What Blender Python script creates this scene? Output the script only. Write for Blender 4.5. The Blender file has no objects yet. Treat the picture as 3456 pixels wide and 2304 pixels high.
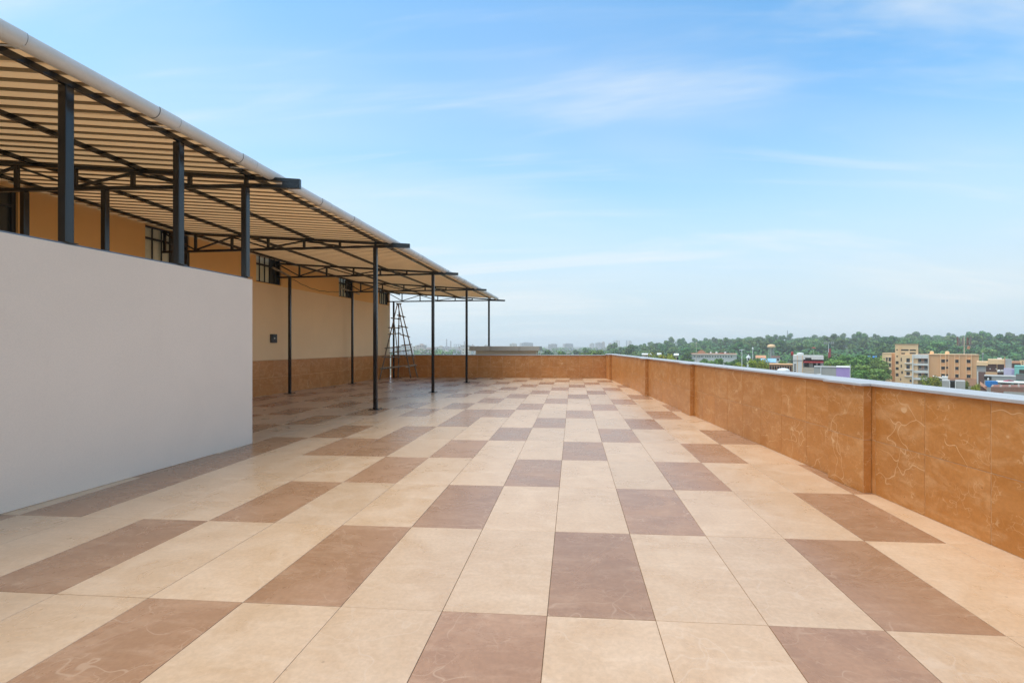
import bpy, math, random
from mathutils import Vector
R = math.radians
random.seed(7)
sc = bpy.context.scene
COL = sc.collection

# ------------------------------------------------------------------ camera
FOC, YAW, EYE = 1587.93, 0.0775, 1.515
CX, CY = 1810.0, 1165.4
CS, SN = math.cos(YAW), math.sin(YAW)
cam_d = bpy.data.cameras.new('camera')
cam = bpy.data.objects.new('camera', cam_d)
COL.objects.link(cam)
cam.location = (0, 0, EYE)
cam.rotation_euler = (R(90), 0, YAW)
cam_d.sensor_width = 36
cam_d.lens = FOC / 3456 * 36
cam_d.shift_x = -(CX - 1728) / 3456
cam_d.shift_y = (CY - 1152) / 3456
cam_d.clip_start = 0.05
cam_d.clip_end = 20000
sc.camera = cam

# ------------------------------------------------------------------ light
SUN_EL, SUN_AZ = R(73), R(-108)          # azimuth clockwise from +Y: the sun stands to the left, a little behind
sun_d = bpy.data.lights.new('sun', 'SUN')
sun_d.energy = 2.6
sun_d.angle = R(50)
sun_d.color = (1.0, 0.92, 0.80)
sun = bpy.data.objects.new('sun', sun_d)
COL.objects.link(sun)
to_sun = Vector((math.cos(SUN_EL) * math.sin(SUN_AZ), math.cos(SUN_EL) * math.cos(SUN_AZ), math.sin(SUN_EL)))
sun.rotation_euler = to_sun.to_track_quat('Z', 'Y').to_euler()
sun.location = to_sun * 60

w = bpy.data.worlds.new('World')
sc.world = w
w.use_nodes = True
wt = w.node_tree
wt.nodes.clear()
def wn(t, **k):
    n = wt.nodes.new(t)
    for a, b in k.items(): setattr(n, a, b)
    return n
sky = wn('ShaderNodeTexSky', sky_type='NISHITA')
sky.sun_disc = False
sky.sun_elevation = SUN_EL
sky.sun_rotation = SUN_AZ
sky.altitude = 300
sky.air_density = 1.0
sky.dust_density = 0.6
sky.ozone_density = 2.0
tc = wn('ShaderNodeTexCoord')
sep = wn('ShaderNodeSeparateXYZ')
wt.links.new(tc.outputs['Generated'], sep.inputs[0])
def wmath(op, a, b=None, c=None):
    n = wn('ShaderNodeMath', operation=op)
    for i, v in enumerate((a, b, c)):
        if v is None: continue
        if isinstance(v, (int, float)): n.inputs[i].default_value = v
        else: wt.links.new(v, n.inputs[i])
    return n.outputs[0]
zz = wmath('MAXIMUM', sep.outputs[2], 0.0)
den = wmath('ADD', zz, 0.22)
cx_ = wmath('DIVIDE', sep.outputs[0], den)
cy_ = wmath('DIVIDE', sep.outputs[1], den)
comb = wn('ShaderNodeCombineXYZ')
wt.links.new(cx_, comb.inputs[0]); wt.links.new(cy_, comb.inputs[1])
def cloud_layer(rot, scl, nscale, detail, lo, hi, dist, seed):
    mp = wn('ShaderNodeMapping')
    mp.inputs['Rotation'].default_value = (0, 0, R(rot))
    mp.inputs['Scale'].default_value = scl
    mp.inputs['Location'].default_value = (seed, seed * .37, seed * .11)
    wt.links.new(comb.outputs[0], mp.inputs[0])
    nz = wn('ShaderNodeTexNoise')
    nz.inputs['Scale'].default_value = nscale
    nz.inputs['Detail'].default_value = detail
    nz.inputs['Roughness'].default_value = 0.55
    nz.inputs['Distortion'].default_value = dist
    wt.links.new(mp.outputs[0], nz.inputs['Vector'])
    mr = wn('ShaderNodeMapRange', interpolation_type='SMOOTHSTEP')
    mr.inputs['From Min'].default_value = lo
    mr.inputs['From Max'].default_value = hi
    wt.links.new(nz.outputs['Fac'], mr.inputs['Value'])
    return mr.outputs[0]
c1 = cloud_layer(-28, (0.55, 1.7, 1), 1.0, 6, 0.43, 0.74, 0.8, 3.7)
c2 = cloud_layer(-20, (0.3, 0.6, 1), 0.9, 4, 0.42, 0.74, 0.3, 9.1)
c3 = cloud_layer(-34, (0.7, 5.0, 1), 1.6, 8, 0.52, 0.80, 0.5, 1.4)
m1 = wmath('MULTIPLY', c1, 0.66)
m2 = wmath('MULTIPLY', c2, 0.5)
m3 = wmath('MULTIPLY', c3, 0.25)
cm = wmath('MINIMUM', wmath('ADD', wmath('ADD', m1, m2), m3), 0.80)
gain = wn('ShaderNodeMix', data_type='RGBA', blend_type='MULTIPLY')
gain.inputs[0].default_value = 1.0
wt.links.new(sky.outputs[0], gain.inputs[6])
gain.inputs[7].default_value = (.99, 1.55, 1.60, 1)
mixc = wn('ShaderNodeMix', data_type='RGBA')
wt.links.new(cm, mixc.inputs[0])
# the air thickens towards the horizon all round
hzf = wn('ShaderNodeMapRange', interpolation_type='SMOOTHERSTEP')
wt.links.new(zz, hzf.inputs['Value'])
hzf.inputs['From Min'].default_value = 0.0; hzf.inputs['From Max'].default_value = 0.52
hzf.inputs['To Min'].default_value = 0.98; hzf.inputs['To Max'].default_value = 0.0
hzm = wn('ShaderNodeMix', data_type='RGBA')
wt.links.new(hzf.outputs[0], hzm.inputs[0])
wt.links.new(gain.outputs[2], hzm.inputs[6])
hzm.inputs[7].default_value = (4.0, 4.75, 5.25, 1)
wt.links.new(hzm.outputs[2], mixc.inputs[6])
mixc.inputs[7].default_value = (5.2, 5.55, 5.7, 1)
bg = wn('ShaderNodeBackground')
bg.inputs['Strength'].default_value = 0.13
wt.links.new(mixc.outputs[2], bg.inputs['Color'])
wo = wn('ShaderNodeOutputWorld')
wt.links.new(bg.outputs[0], wo.inputs['Surface'])

sc.view_settings.view_transform = 'Standard'
sc.view_settings.look = 'None'
sc.view_settings.exposure = 0.42
sc.view_settings.gamma = 1.0
sc.view_settings.use_curve_mapping = False
sc.render.engine = 'CYCLES'
sc.cycles.use_denoising = True
sc.cycles.max_bounces = 6
sc.cycles.diffuse_bounces = 4
sc.cycles.glossy_bounces = 3
sc.cycles.transparent_max_bounces = 4
sc.cycles.volume_bounces = 2

# ------------------------------------------------------------------ mesh helpers
class MB:
    def __init__(s): s.v = []; s.f = []
    def hexa(s, p):                       # 8 corners: bottom ring of 4, top ring of 4
        b = len(s.v); s.v += [tuple(q) for q in p]
        s.f += [tuple(b + i for i in q) for q in ((0, 3, 2, 1), (4, 5, 6, 7), (0, 1, 5, 4), (1, 2, 6, 5), (2, 3, 7, 6), (3, 0, 4, 7))]
        return s
    def box(s, x0, y0, z0, x1, y1, z1):
        return s.hexa([(x0, y0, z0), (x1, y0, z0), (x1, y1, z0), (x0, y1, z0), (x0, y0, z1), (x1, y0, z1), (x1, y1, z1), (x0, y1, z1)])
    def quad(s, a, b_, c, d):
        b = len(s.v); s.v += [tuple(a), tuple(b_), tuple(c), tuple(d)]; s.f.append((b, b + 1, b + 2, b + 3)); return s
    def bar(s, p, q, w_, h, up=(0, 0, 1)):   # rectangular bar from p to q, w across, h along up
        p = Vector(p); q = Vector(q); d = (q - p).normalized()
        side = d.cross(Vector(up))
        if side.length < 1e-4: side = d.cross(Vector((0, 1, 0)))
        side.normalize(); u = side.cross(d).normalized()
        a, c = side * w_ / 2, u * h / 2
        return s.hexa([p - a - c, p + a - c, q + a - c, q - a - c, p - a + c, p + a + c, q + a + c, q - a + c])
    def tube(s, p, q, r0, r1=None, n=8, cap=True):
        r1 = r0 if r1 is None else r1
        p = Vector(p); q = Vector(q); d = (q - p).normalized()
        a = d.orthogonal().normalized(); c = d.cross(a)
        b = len(s.v)
        for i in range(n):
            t = 2 * math.pi * i / n; o = a * math.cos(t) + c * math.sin(t)
            s.v.append(tuple(p + o * r0)); s.v.append(tuple(q + o * r1))
        for i in range(n):
            j = (i + 1) % n
            s.f.append((b + 2 * i, b + 2 * j, b + 2 * j + 1, b + 2 * i + 1))
        if cap:
            s.f.append(tuple(b + 2 * i for i in range(n))[::-1]); s.f.append(tuple(b + 2 * i + 1 for i in range(n)))
        return s
    def lathe(s, c, prof, n=12):
        b = len(s.v); m = len(prof)
        for i in range(n):
            t = 2 * math.pi * i / n
            for r, z in prof: s.v.append((c[0] + r * math.cos(t), c[1] + r * math.sin(t), c[2] + z))
        for i in range(n):
            j = (i + 1) % n
            for k in range(m - 1):
                s.f.append((b + i * m + k, b + j * m + k, b + j * m + k + 1, b + i * m + k + 1))
        return s
    def mesh(s, name, mat, smooth=False):
        me = bpy.data.meshes.new(name)
        me.from_pydata(s.v, [], s.f)
        me.update()
        if mat: me.materials.append(mat)
        if smooth:
            for p in me.polygons: p.use_smooth = True
        return me
    def build(s, name, mat, parent=None, smooth=False, loc=None, rz=0.0, kind=None):
        return link(name, s.mesh(name, mat, smooth), parent, loc, rz, kind)

def link(name, me, parent=None, loc=None, rz=0.0, kind=None):
    o = bpy.data.objects.new(name, me)
    COL.objects.link(o)
    if parent: o.parent = parent
    if loc is not None: o.location = loc
    if rz: o.rotation_euler = (0, 0, rz)
    if kind: o['kind'] = kind
    return o
def tag(o, label, cat, group=None):
    o['label'] = label; o['category'] = cat
    if group: o['group'] = group
    return o
def thing(name, label, cat, loc=(0, 0, 0), rz=0.0, group=None):
    o = bpy.data.objects.new(name, None)
    o.empty_display_size = 0.3
    COL.objects.link(o)
    o.location = loc; o.rotation_euler = (0, 0, rz)
    return tag(o, label, cat, group)
def bevel(o, width, seg=2):
    m = o.modifiers.new('bevel', 'BEVEL'); m.width = width; m.segments = seg; m.limit_method = 'ANGLE'
    return o

# a place in the world along a line of sight at a forward distance
def at(u, v, d):
    r = (u - CX) / FOC * d
    return Vector((r * CS - d * SN, r * SN + d * CS, EYE - (v - CY) / FOC * d))

# ------------------------------------------------------------------ materials
def new_mat(name):
    m = bpy.data.materials.new(name); m.use_nodes = True
    nt = m.node_tree; nt.nodes.clear()
    out = nt.nodes.new('ShaderNodeOutputMaterial')
    b = nt.nodes.new('ShaderNodeBsdfPrincipled')
    nt.links.new(b.outputs[0], out.inputs[0])
    return m, nt, b
class NT:
    def __init__(s, nt): s.nt = nt
    def n(s, t, **k):
        x = s.nt.nodes.new(t)
        for a, b in k.items(): setattr(x, a, b)
        return x
    def set(s, sock, v):
        if hasattr(v, 'links'): s.nt.links.new(v, sock)
        else: sock.default_value = v
    def math(s, op, a, b=0.0, c=0.0):
        x = s.n('ShaderNodeMath', operation=op)
        s.set(x.inputs[0], a); s.set(x.inputs[1], b); s.set(x.inputs[2], c); return x.outputs[0]
    def noise(s, vec, scale, detail=4, rough=.55, dist=0.0, col=False):
        x = s.n('ShaderNodeTexNoise'); s.set(x.inputs['Vector'], vec)
        x.inputs['Scale'].default_value = scale; x.inputs['Detail'].default_value = detail
        x.inputs['Roughness'].default_value = rough; x.inputs['Distortion'].default_value = dist
        return x.outputs['Color' if col else 'Fac']
    def ramp(s, v, lo, hi, a=0.0, b=1.0):
        x = s.n('ShaderNodeMapRange', interpolation_type='SMOOTHSTEP')
        s.set(x.inputs['Value'], v)
        x.inputs['From Min'].default_value = lo; x.inputs['From Max'].default_value = hi
        x.inputs['To Min'].default_value = a; x.inputs['To Max'].default_value = b
        return x.outputs[0]
    def mix(s, f, a, b, mode='MIX'):
        x = s.n('ShaderNodeMix', data_type='RGBA', blend_type=mode)
        s.set(x.inputs[0], f); s.set(x.inputs[6], a if hasattr(a, 'links') else (*a, 1)); s.set(x.inputs[7], b if hasattr(b, 'links') else (*b, 1))
        return x.outputs[2]
    def vadd(s, a, b, op='ADD'):
        x = s.n('ShaderNodeVectorMath', operation=op)
        s.set(x.inputs[0], a); s.set(x.inputs[1], b); return x.outputs[0]
    def vscale(s, a, f):
        x = s.n('ShaderNodeVectorMath', operation='SCALE')
        s.set(x.inputs[0], a); s.set(x.inputs['Scale'], f); return x.outputs[0]
    def value_of(s, col, f):
        x = s.n('ShaderNodeHueSaturation'); s.set(x.inputs['Color'], col); s.set(x.inputs['Value'], f); return x.outputs[0]
    def bump(s, h, strength, dist=0.01):
        x = s.n('ShaderNodeBump'); x.inputs['Strength'].default_value = strength; x.inputs['Distance'].default_value = dist
        s.set(x.inputs['Height'], h); return x.outputs[0]

def marble(name, c_a, c_b, c_vein, vein_amt, rough, vscale=2.0, speck=0.35, var=0.10, spec=0.5):
    m, nt, b = new_mat(name); q = NT(nt)
    tcn = q.n('ShaderNodeTexCoord'); oi = q.n('ShaderNodeObjectInfo')
    off = q.n('ShaderNodeCombineXYZ')
    q.set(off.inputs[0], q.math('MULTIPLY', oi.outputs['Random'], 37.0))
    q.set(off.inputs[1], q.math('MULTIPLY', oi.outputs['Random'], 91.0))
    q.set(off.inputs[2], q.math('MULTIPLY', oi.outputs['Random'], 13.0))
    co = q.vadd(tcn.outputs['Object'], off.outputs[0])
    big = q.noise(co, 1.9, 5, .62, .9)
    col = q.mix(q.ramp(big, .33, .68), c_a, c_b)
    # streaky clouding
    mp = q.n('ShaderNodeMapping'); q.set(mp.inputs[0], co)
    mp.inputs['Scale'].default_value = (2.0, 7.0, 5.0); mp.inputs['Rotation'].default_value = (R(20), R(15), R(38))
    st = q.noise(mp.outputs[0], 1.6, 4, .65, .6)
    col = q.mix(q.ramp(st, .45, .75, 0, .28), col, tuple(min(1, x * 1.12) for x in c_vein))
    col = q.value_of(col, q.ramp(q.noise(co, 38, 2, .6, .4), .28, .72, .94, 1.05))
    # hairline veins, broken up
    wob = q.vscale(q.vadd(q.noise(co, 2.3, 2, .6, 0, True), (-.5, -.5, -.5)), .75)
    vo = q.n('ShaderNodeTexVoronoi', feature='DISTANCE_TO_EDGE'); q.set(vo.inputs['Vector'], q.vadd(co, wob)); vo.inputs['Scale'].default_value = vscale
    line = q.ramp(vo.outputs['Distance'], .002, .012, 1, 0)
    brk = q.ramp(q.noise(co, 2.1, 1, .5), .45, .56)
    vo2 = q.n('ShaderNodeTexVoronoi', feature='DISTANCE_TO_EDGE')
    q.set(vo2.inputs['Vector'], q.vadd(co, q.vscale(q.vadd(q.noise(co, 9, 1, .6, 0, True), (-.5, -.5, -.5)), .30))); vo2.inputs['Scale'].default_value = vscale * 4.3
    line2 = q.math('MULTIPLY', q.ramp(vo2.outputs['Distance'], .006, .040, 1, 0), q.ramp(q.noise(co, 6.5, 1, .5), .50, .62, 0, .6))
    vein = q.math('MAXIMUM', q.math('MULTIPLY', line, brk), line2)
    col = q.mix(q.math('MULTIPLY', vein, vein_amt), col, c_vein)
    vo3 = q.n('ShaderNodeTexVoronoi'); q.set(vo3.inputs['Vector'], co); vo3.inputs['Scale'].default_value = 11
    sp = q.math('MULTIPLY', q.ramp(vo3.outputs['Distance'], .05, .11, 1, 0), q.ramp(q.noise(co, 3.7, 2, .5), .55, .62, 0, speck))
    col = q.mix(sp, col, tuple(x * .45 for x in c_a))
    col = q.value_of(col, q.ramp(oi.outputs['Random'], 0, 1, 1 - var, 1 + var * .6))
    q.set(b.inputs['Base Color'], col)
    q.set(b.inputs['Roughness'], q.ramp(big, .2, .8, rough - .05, rough + .09))
    b.inputs['Specular IOR Level'].default_value = spec
    q.set(b.inputs['Normal'], q.bump(q.math('MULTIPLY', vein, -.6), .06, .004))
    return m

def plain(name, col, rough=.6, mottle=.08, nscale=3.0, fine=40, bump=.1, metal=0.0, col2=None, spec=0.5, bdist=.01, per_object=0.0):
    m, nt, b = new_mat(name); q = NT(nt)
    co = q.n('ShaderNodeTexCoord').outputs['Object']
    n1 = q.noise(co, nscale, 6, .6, .4)
    c = q.mix(q.ramp(n1, .3, .72), col, col2 or tuple(x * (1 - mottle * 2) for x in col))
    n2 = q.noise(co, fine, 3, .6)
    c = q.value_of(c, q.ramp(n2, .25, .75, 1 - mottle * .5, 1 + mottle * .5))
    if per_object:
        oi = q.n('ShaderNodeObjectInfo')
        c = q.value_of(c, q.ramp(oi.outputs['Random'], 0, 1, 1 - per_object, 1 + per_object))
    q.set(b.inputs['Base Color'], c)
    q.set(b.inputs['Roughness'], q.ramp(n1, .2, .8, max(.02, rough - .06), min(1, rough + .06)))
    b.inputs['Metallic'].default_value = metal
    b.inputs['Specular IOR Level'].default_value = spec
    if bump: q.set(b.inputs['Normal'], q.bump(n2, bump, bdist))
    return m

def brick_mat(name, c1, c2, mortar, scale):
    m, nt, b = new_mat(name); q = NT(nt)
    tcn = q.n('ShaderNodeTexCoord')
    mp = q.n('ShaderNodeMapping'); q.set(mp.inputs[0], tcn.outputs['Object']); mp.inputs['Rotation'].default_value = (R(90), 0, 0)
    br = q.n('ShaderNodeTexBrick'); q.set(br.inputs['Vector'], mp.outputs[0])
    br.inputs['Color1'].default_value = (*c1, 1); br.inputs['Color2'].default_value = (*c2, 1); br.inputs['Mortar'].default_value = (*mortar, 1)
    br.inputs['Scale'].default_value = scale; br.inputs['Mortar Size'].default_value = .03
    q.set(b.inputs['Base Color'], br.outputs['Color']); b.inputs['Roughness'].default_value = .9
    return m

def stained_plaster(name, col, stain, rough=.8, streak=.35, grime_scale=.9):
    m, nt, b = new_mat(name); q = NT(nt)
    co = q.n('ShaderNodeTexCoord').outputs['Object']
    c = q.mix(q.ramp(q.noise(co, grime_scale, 6, .6, .4), .35, .75, 0, .5), col, tuple(x * .90 for x in col))
    mp = q.n('ShaderNodeMapping'); q.set(mp.inputs[0], co); mp.inputs['Scale'].default_value = (3.2, 3.2, .35)
    c = q.mix(q.ramp(q.noise(mp.outputs[0], 1.3, 6, .65), .52, .78, 0, streak), c, stain)
    n2 = q.noise(co, 70, 3, .6)
    c = q.value_of(c, q.ramp(n2, .25, .75, .975, 1.025))
    q.set(b.inputs['Base Color'], c); b.inputs['Roughness'].default_value = rough
    q.set(b.inputs['Normal'], q.bump(q.math('ADD', n2, q.math('MULTIPLY', q.noise(co, 6, 3, .5), 1.5)), .10, .006))
    return m

def leaf_mat(name, c_dark, c_light, hue=.05, tip=None):
    m, nt, b = new_mat(name); q = NT(nt)
    co = q.n('ShaderNodeTexCoord').outputs['Object']; oi = q.n('ShaderNodeObjectInfo')
    c = q.mix(q.ramp(q.noise(co, .55, 4, .6), .32, .70), c_dark, c_light)
    if tip: c = q.mix(q.ramp(q.noise(co, 1.3, 3, .6), .58, .68, 0, .8), c, tip)
    g = q.n('ShaderNodeNewGeometry')
    c = q.value_of(c, q.ramp(g.outputs['Random Per Island'], 0, 1, .72, 1.30))
    hs = q.n('ShaderNodeHueSaturation'); q.set(hs.inputs['Color'], c)
    q.set(hs.inputs['Hue'], q.ramp(oi.outputs['Random'], 0, 1, .5 - hue * .6, .5 + hue * .5)); q.set(hs.inputs['Value'], q.ramp(q.math('FRACT', q.math('MULTIPLY', oi.outputs['Random'], 7.31)), 0, 1, .75, 1.25))
    q.set(b.inputs['Base Color'], hs.outputs[0]); b.inputs['Roughness'].default_value = .7
    b.inputs['Specular IOR Level'].default_value = .25
    return m

M = {}
M['tile_light'] = marble('cream_marble_tile', (.545, .348, .202), (.60, .405, .255), (.655, .475, .33), .35, .29, 1.7, .45, .05, .5)
M['tile_dark'] = marble('brown_marble_tile', (.328, .170, .088), (.390, .210, .115), (.51, .325, .205), .55, .26, 2.0, .5, .08, .55)
M['grout'] = plain('dark_grout', (.20, .155, .115), .9, .15)
M['clad'] = marble('tan_marble_cladding', (.49, .188, .040), (.565, .235, .062), (.76, .47, .24), .80, .33, 1.9, .45, .035)
M['clad_joint'] = plain('cladding_joint', (.74, .52, .31), .85, .15)
M['coping'] = plain('white_stone_coping', (.47, .455, .445), .30, .08, 2.0, 50, .05)
M['white_wall'] = stained_plaster('white_plaster', (.90, .72, .565), (.80, .62, .47), .75, .15)
M['bwall_low'] = stained_plaster('beige_render', (.88, .61, .345), (.76, .50, .26), .75, .22)
M['bwall_up'] = stained_plaster('peach_render', (.88, .49, .165), (.76, .40, .13), .75, .22)
M['paint'] = plain('black_gloss_paint', (.007, .0075, .0085), .2, .15, 6, 90, .03, spec=.6)
M['zinc'] = plain('grey_flashing', (.22, .23, .25), .45, .12, 4, 60, .1)
M['sheet'] = plain('roof_sheet_underside', (.90, .67, .41), .45, .06, 1.2, 30, .03, col2=(.82, .60, .36), per_object=.05)
def translucent(m, col, amt):            # translucency added to the roof sheets to brighten the space under the canopy
    nt = m.node_tree; q = NT(nt)
    b = [n for n in nt.nodes if n.type == 'BSDF_PRINCIPLED'][0]; out = [n for n in nt.nodes if n.type == 'OUTPUT_MATERIAL'][0]
    t = q.n('ShaderNodeBsdfTranslucent'); t.inputs['Color'].default_value = (*col, 1)
    x = q.n('ShaderNodeMixShader'); x.inputs[0].default_value = amt
    nt.links.new(b.outputs[0], x.inputs[1]); nt.links.new(t.outputs[0], x.inputs[2]); nt.links.new(x.outputs[0], out.inputs['Surface'])
    return m
M['sheet_rib_shade'] = plain('roof_rib_shade', (.62, .47, .29), .5, .06, 1.2, 30, .03)  # opaque, darker than the pans: groove shade put into the rib colour
translucent(M['sheet'], (.95, .78, .56), .46)
M['pvc'] = plain('white_pvc', (.74, .73, .71), .28, .05, 2.2, 40, .02, col2=(.68, .66, .62))
M['seal'] = plain('grey_rubber_seal', (.12, .11, .10), .6)
M['frame'] = plain('dark_window_frame', (.018, .019, .020), .4, .1)
M['pane'] = plain('frosted_window_pane', (.78, .75, .56), .35, .12, 3, 25, .05, col2=(.68, .66, .50))
M['pane_dark'] = plain('dark_window_pane', (.05, .055, .05), .15, .1)
M['switch'] = plain('dark_plastic_box', (.03, .028, .026), .4)
M['lens'] = plain('white_plastic', (.8, .8, .78), .4)
M['bamboo'] = plain('weathered_timber', (.17, .115, .07), .8, .25, 9, 60, .3, col2=(.33, .26, .19))
M['bamboo_pale'] = plain('pale_timber', (.50, .42, .31), .8, .2, 9, 60, .3)
M['rope'] = plain('rope', (.20, .14, .09), .9)
M['concrete'] = stained_plaster('aged_concrete', (.50, .45, .37), (.22, .19, .15), .85, .55, 1.5)
M['cream_wall'] = stained_plaster('cream_render', (.62, .52, .38), (.40, .31, .2), .8, .3)

# ------------------------------------------------------------------ terrain
def terrain_z(x, y):
    fw = -x * SN + y * CS; r = x * CS + y * SN
    d = math.hypot(fw, r)
    if fw <= 1: return -15.0
    t = r / fw
    k = min(1, max(0, (t - .06) / .42)); k = k * k * (3 - 2 * k)
    h = min(1, max(0, (d - 260) / 520)); h = h * h * (3 - 2 * h)
    bumps = 2.2 * math.sin(x * .011 + 1.3) * math.cos(y * .008) + 1.3 * math.sin(x * .027 + y * .02)
    return -15.0 + h * k * (17.5 + bumps)
gm = MB()
rings = [0, 30, 60, 100, 150, 200, 250, 300, 350, 400, 450, 500, 560, 620, 700, 800, 950, 1150, 1500, 2200, 3500, 6000, 9000]
NA = 120
for rr in rings:
    for a in range(NA):
        t = 2 * math.pi * a / NA
        x, y = rr * math.sin(t), rr * math.cos(t)
        gm.v.append((x, y, terrain_z(x, y)))
for i in range(len(rings) - 1):
    for a in range(NA):
        b_ = (a + 1) % NA
        gm.f.append((i * NA + a, i * NA + b_, (i + 1) * NA + b_, (i + 1) * NA + a)[::-1])
M['ground'] = plain('scrub_ground', (.055, .085, .03), .95, .3, .03, .4, .0, col2=(.17, .135, .085))
g = gm.build('ground', M['ground'], smooth=True, kind='structure')

# ------------------------------------------------------------------ terrace floor
TW, TL, GAP = .6, 1.2, .003
X0, Y0 = -.1435, 2.638
def par_x(y): return 3.19 - .0865 * (y - 3.637)            # inner face of the long parapet
def bld_x(y): return -9.347 + (y - 13.153) * .0736           # face of the rendered building
def wall_x(y): return -5.123 + (y - 3.836) * .0587           # face of the white wall
def lerp_tab(t, y):
    i = 0
    while i < len(t) - 2 and y > t[i + 1][0]: i += 1
    (a, b), (c, d) = t[i], t[i + 1]
    return b + (d - b) * (y - a) / (c - a)
T_X = ((4.42, -5.150), (6.87, -4.985), (10.85, -4.675), (14.89, -4.502), (18.96, -4.328), (23.1, -4.150))
T_S = ((2.6, 4.245), (4.42, 4.220), (6.87, 4.165), (10.85, 4.030), (14.89, 3.963), (18.96, 3.924), (23.1, 3.89))
T_B = ((4.42, 3.96), (6.87, 3.925), (10.85, 3.835), (14.89, 3.790), (18.96, 3.757), (23.1, 3.717))
def front_x(y): return lerp_tab(T_X, y)                      # line of the canopy's front posts
FAR_Y = 21.94
fb = MB()
fy0 = -2.0
fb.hexa([(bld_x(fy0) - .2, fy0, -15), (par_x(fy0) + .3, fy0, -15), (par_x(22.2) + .3, 22.24, -15), (bld_x(22.2) - .2, 22.24, -15),
         (bld_x(fy0) - .2, fy0, -.008), (par_x(fy0) + .3, fy0, -.008), (par_x(22.2) + .3, 22.24, -.008), (bld_x(22.2) - .2, 22.24, -.008)])
floor = fb.build('terrace_floor', M['grout'], kind='structure')
def is_dark(i, j):
    if (i, j) in ((-5, 3), (-4, 6), (-8, 2), (-9, 2)): return True
    if (i, j) == (-7, 2): return False
    if i <= -7 and j >= 3: return (i - j) % 3 == 1
    return (i - j) % 3 == 0
def tile_mesh(name, mat):
    m = MB(); hw, hl = TW / 2 - GAP / 2, TL / 2 - GAP / 2; e = .0015
    m.v = [(-hw, -hl, -.012), (hw, -hl, -.012), (hw, hl, -.012), (-hw, hl, -.012), (-hw, -hl, -e), (hw, -hl, -e), (hw, hl, -e), (-hw, hl, -e),
           (-hw + e, -hl + e, 0), (hw - e, -hl + e, 0), (hw - e, hl - e, 0), (-hw + e, hl - e, 0)]
    m.f = [(0, 1, 5, 4), (1, 2, 6, 5), (2, 3, 7, 6), (3, 0, 4, 7), (4, 5, 9, 8), (5, 6, 10, 9), (6, 7, 11, 10), (7, 4, 8, 11), (8, 9, 10, 11)]
    return m.mesh(name, mat)
tmesh = {True: tile_mesh('dark_tile', M['tile_dark']), False: tile_mesh('light_tile', M['tile_light'])}
cells = []
for j in range(-4, 17):
    for i in range(-17, 7):
        x, y = X0 + (i + .5) * TW, Y0 + (j + .5) * TL
        lo = wall_x(y) - .35 if y + .6 < 6.5 else bld_x(y) - .2
        if x + .3 < lo or x - .3 > par_x(y) + .05 or y - .6 > FAR_Y: continue
        fw = -x * SN + y * CS
        vis = fw > 1.9
        cells.append((0 if vis else 1, fw, i, j, x, y))
cells.sort()
rest = {True: MB(), False: MB()}
for n, (nv, fw, i, j, x, y) in enumerate(cells):
    d = is_dark(i, j)
    if n < 300:
        o = link('tile', tmesh[d], floor, (x, y, random.uniform(-.0006, .0006)), random.choice((0, math.pi)))
    else:
        rest[d].box(x - TW / 2 + GAP / 2, y - TL / 2 + GAP / 2, -.012, x + TW / 2 - GAP / 2, y + TL / 2 - GAP / 2, 0)
for d in (True, False):
    rest[d].build('tile_field', M['tile_dark' if d else 'tile_light'], floor, kind='stuff')

# ------------------------------------------------------------------ clad parapets
PH = 1.10
panel_cache = {}
def panel_mesh(wd, ht, mat):
    k = (round(wd, 3), round(ht, 3), mat.name)
    if k not in panel_cache:
        m = MB(); e = .001; t = .0035                 # local: x along wall, -y out of the wall, z up
        m.v = [(0, 0, 0), (wd, 0, 0), (wd, 0, ht), (0, 0, ht), (0, -t + e, 0), (wd, -t + e, 0), (wd, -t + e, ht), (0, -t + e, ht), (e, -t, e), (wd - e, -t, e), (wd - e, -t, ht - e), (e, -t, ht - e)]
        m.f = [(0, 1, 5, 4), (1, 2, 6, 5), (2, 3, 7, 6), (3, 0, 4, 7), (4, 5, 9, 8), (5, 6, 10, 9), (6, 7, 11, 10), (7, 4, 8, 11), (8, 9, 10, 11)]
        panel_cache[k] = m.mesh('cladding_panel', mat)
    return panel_cache[k]
def clad(parent, p, q, breaks, rows, mat=None):
    """panels on the wall face p->q (the wall lies to the left of p->q, i.e. the panels face right of it)"""
    p = Vector((p[0], p[1], 0)); q = Vector((q[0], q[1], 0)); d = (q - p); L = d.length; d.normalize()
    rz = math.atan2(d.y, d.x); jg = .005
    bs = sorted(set([0.0, L] + [b for b in breaks if .02 < b < L - .02]))
    for a, b in zip(bs, bs[1:]):
        for z0, z1 in rows:
            pos = p + d * (a + jg / 2)
            link('cladding_panel', panel_mesh(b - a - jg, z1 - z0 - jg, mat or M['clad']), parent, (pos.x, pos.y, z0 + jg / 2), rz)
ROWS = ((0.0, .545), (.545, PH))
def wall_prism(mb, p, q, t, z0, z1):      # wall with its face on p->q and its body of thickness t behind it (left side)
    p = Vector((p[0], p[1], 0)); q = Vector((q[0], q[1], 0)); d = (q - p).normalized(); n = Vector((-d.y, d.x, 0)) * t
    return mb.hexa([(a.x, a.y, z) for z in (z0, z1) for a in (p, q, q + n, p + n)])

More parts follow.
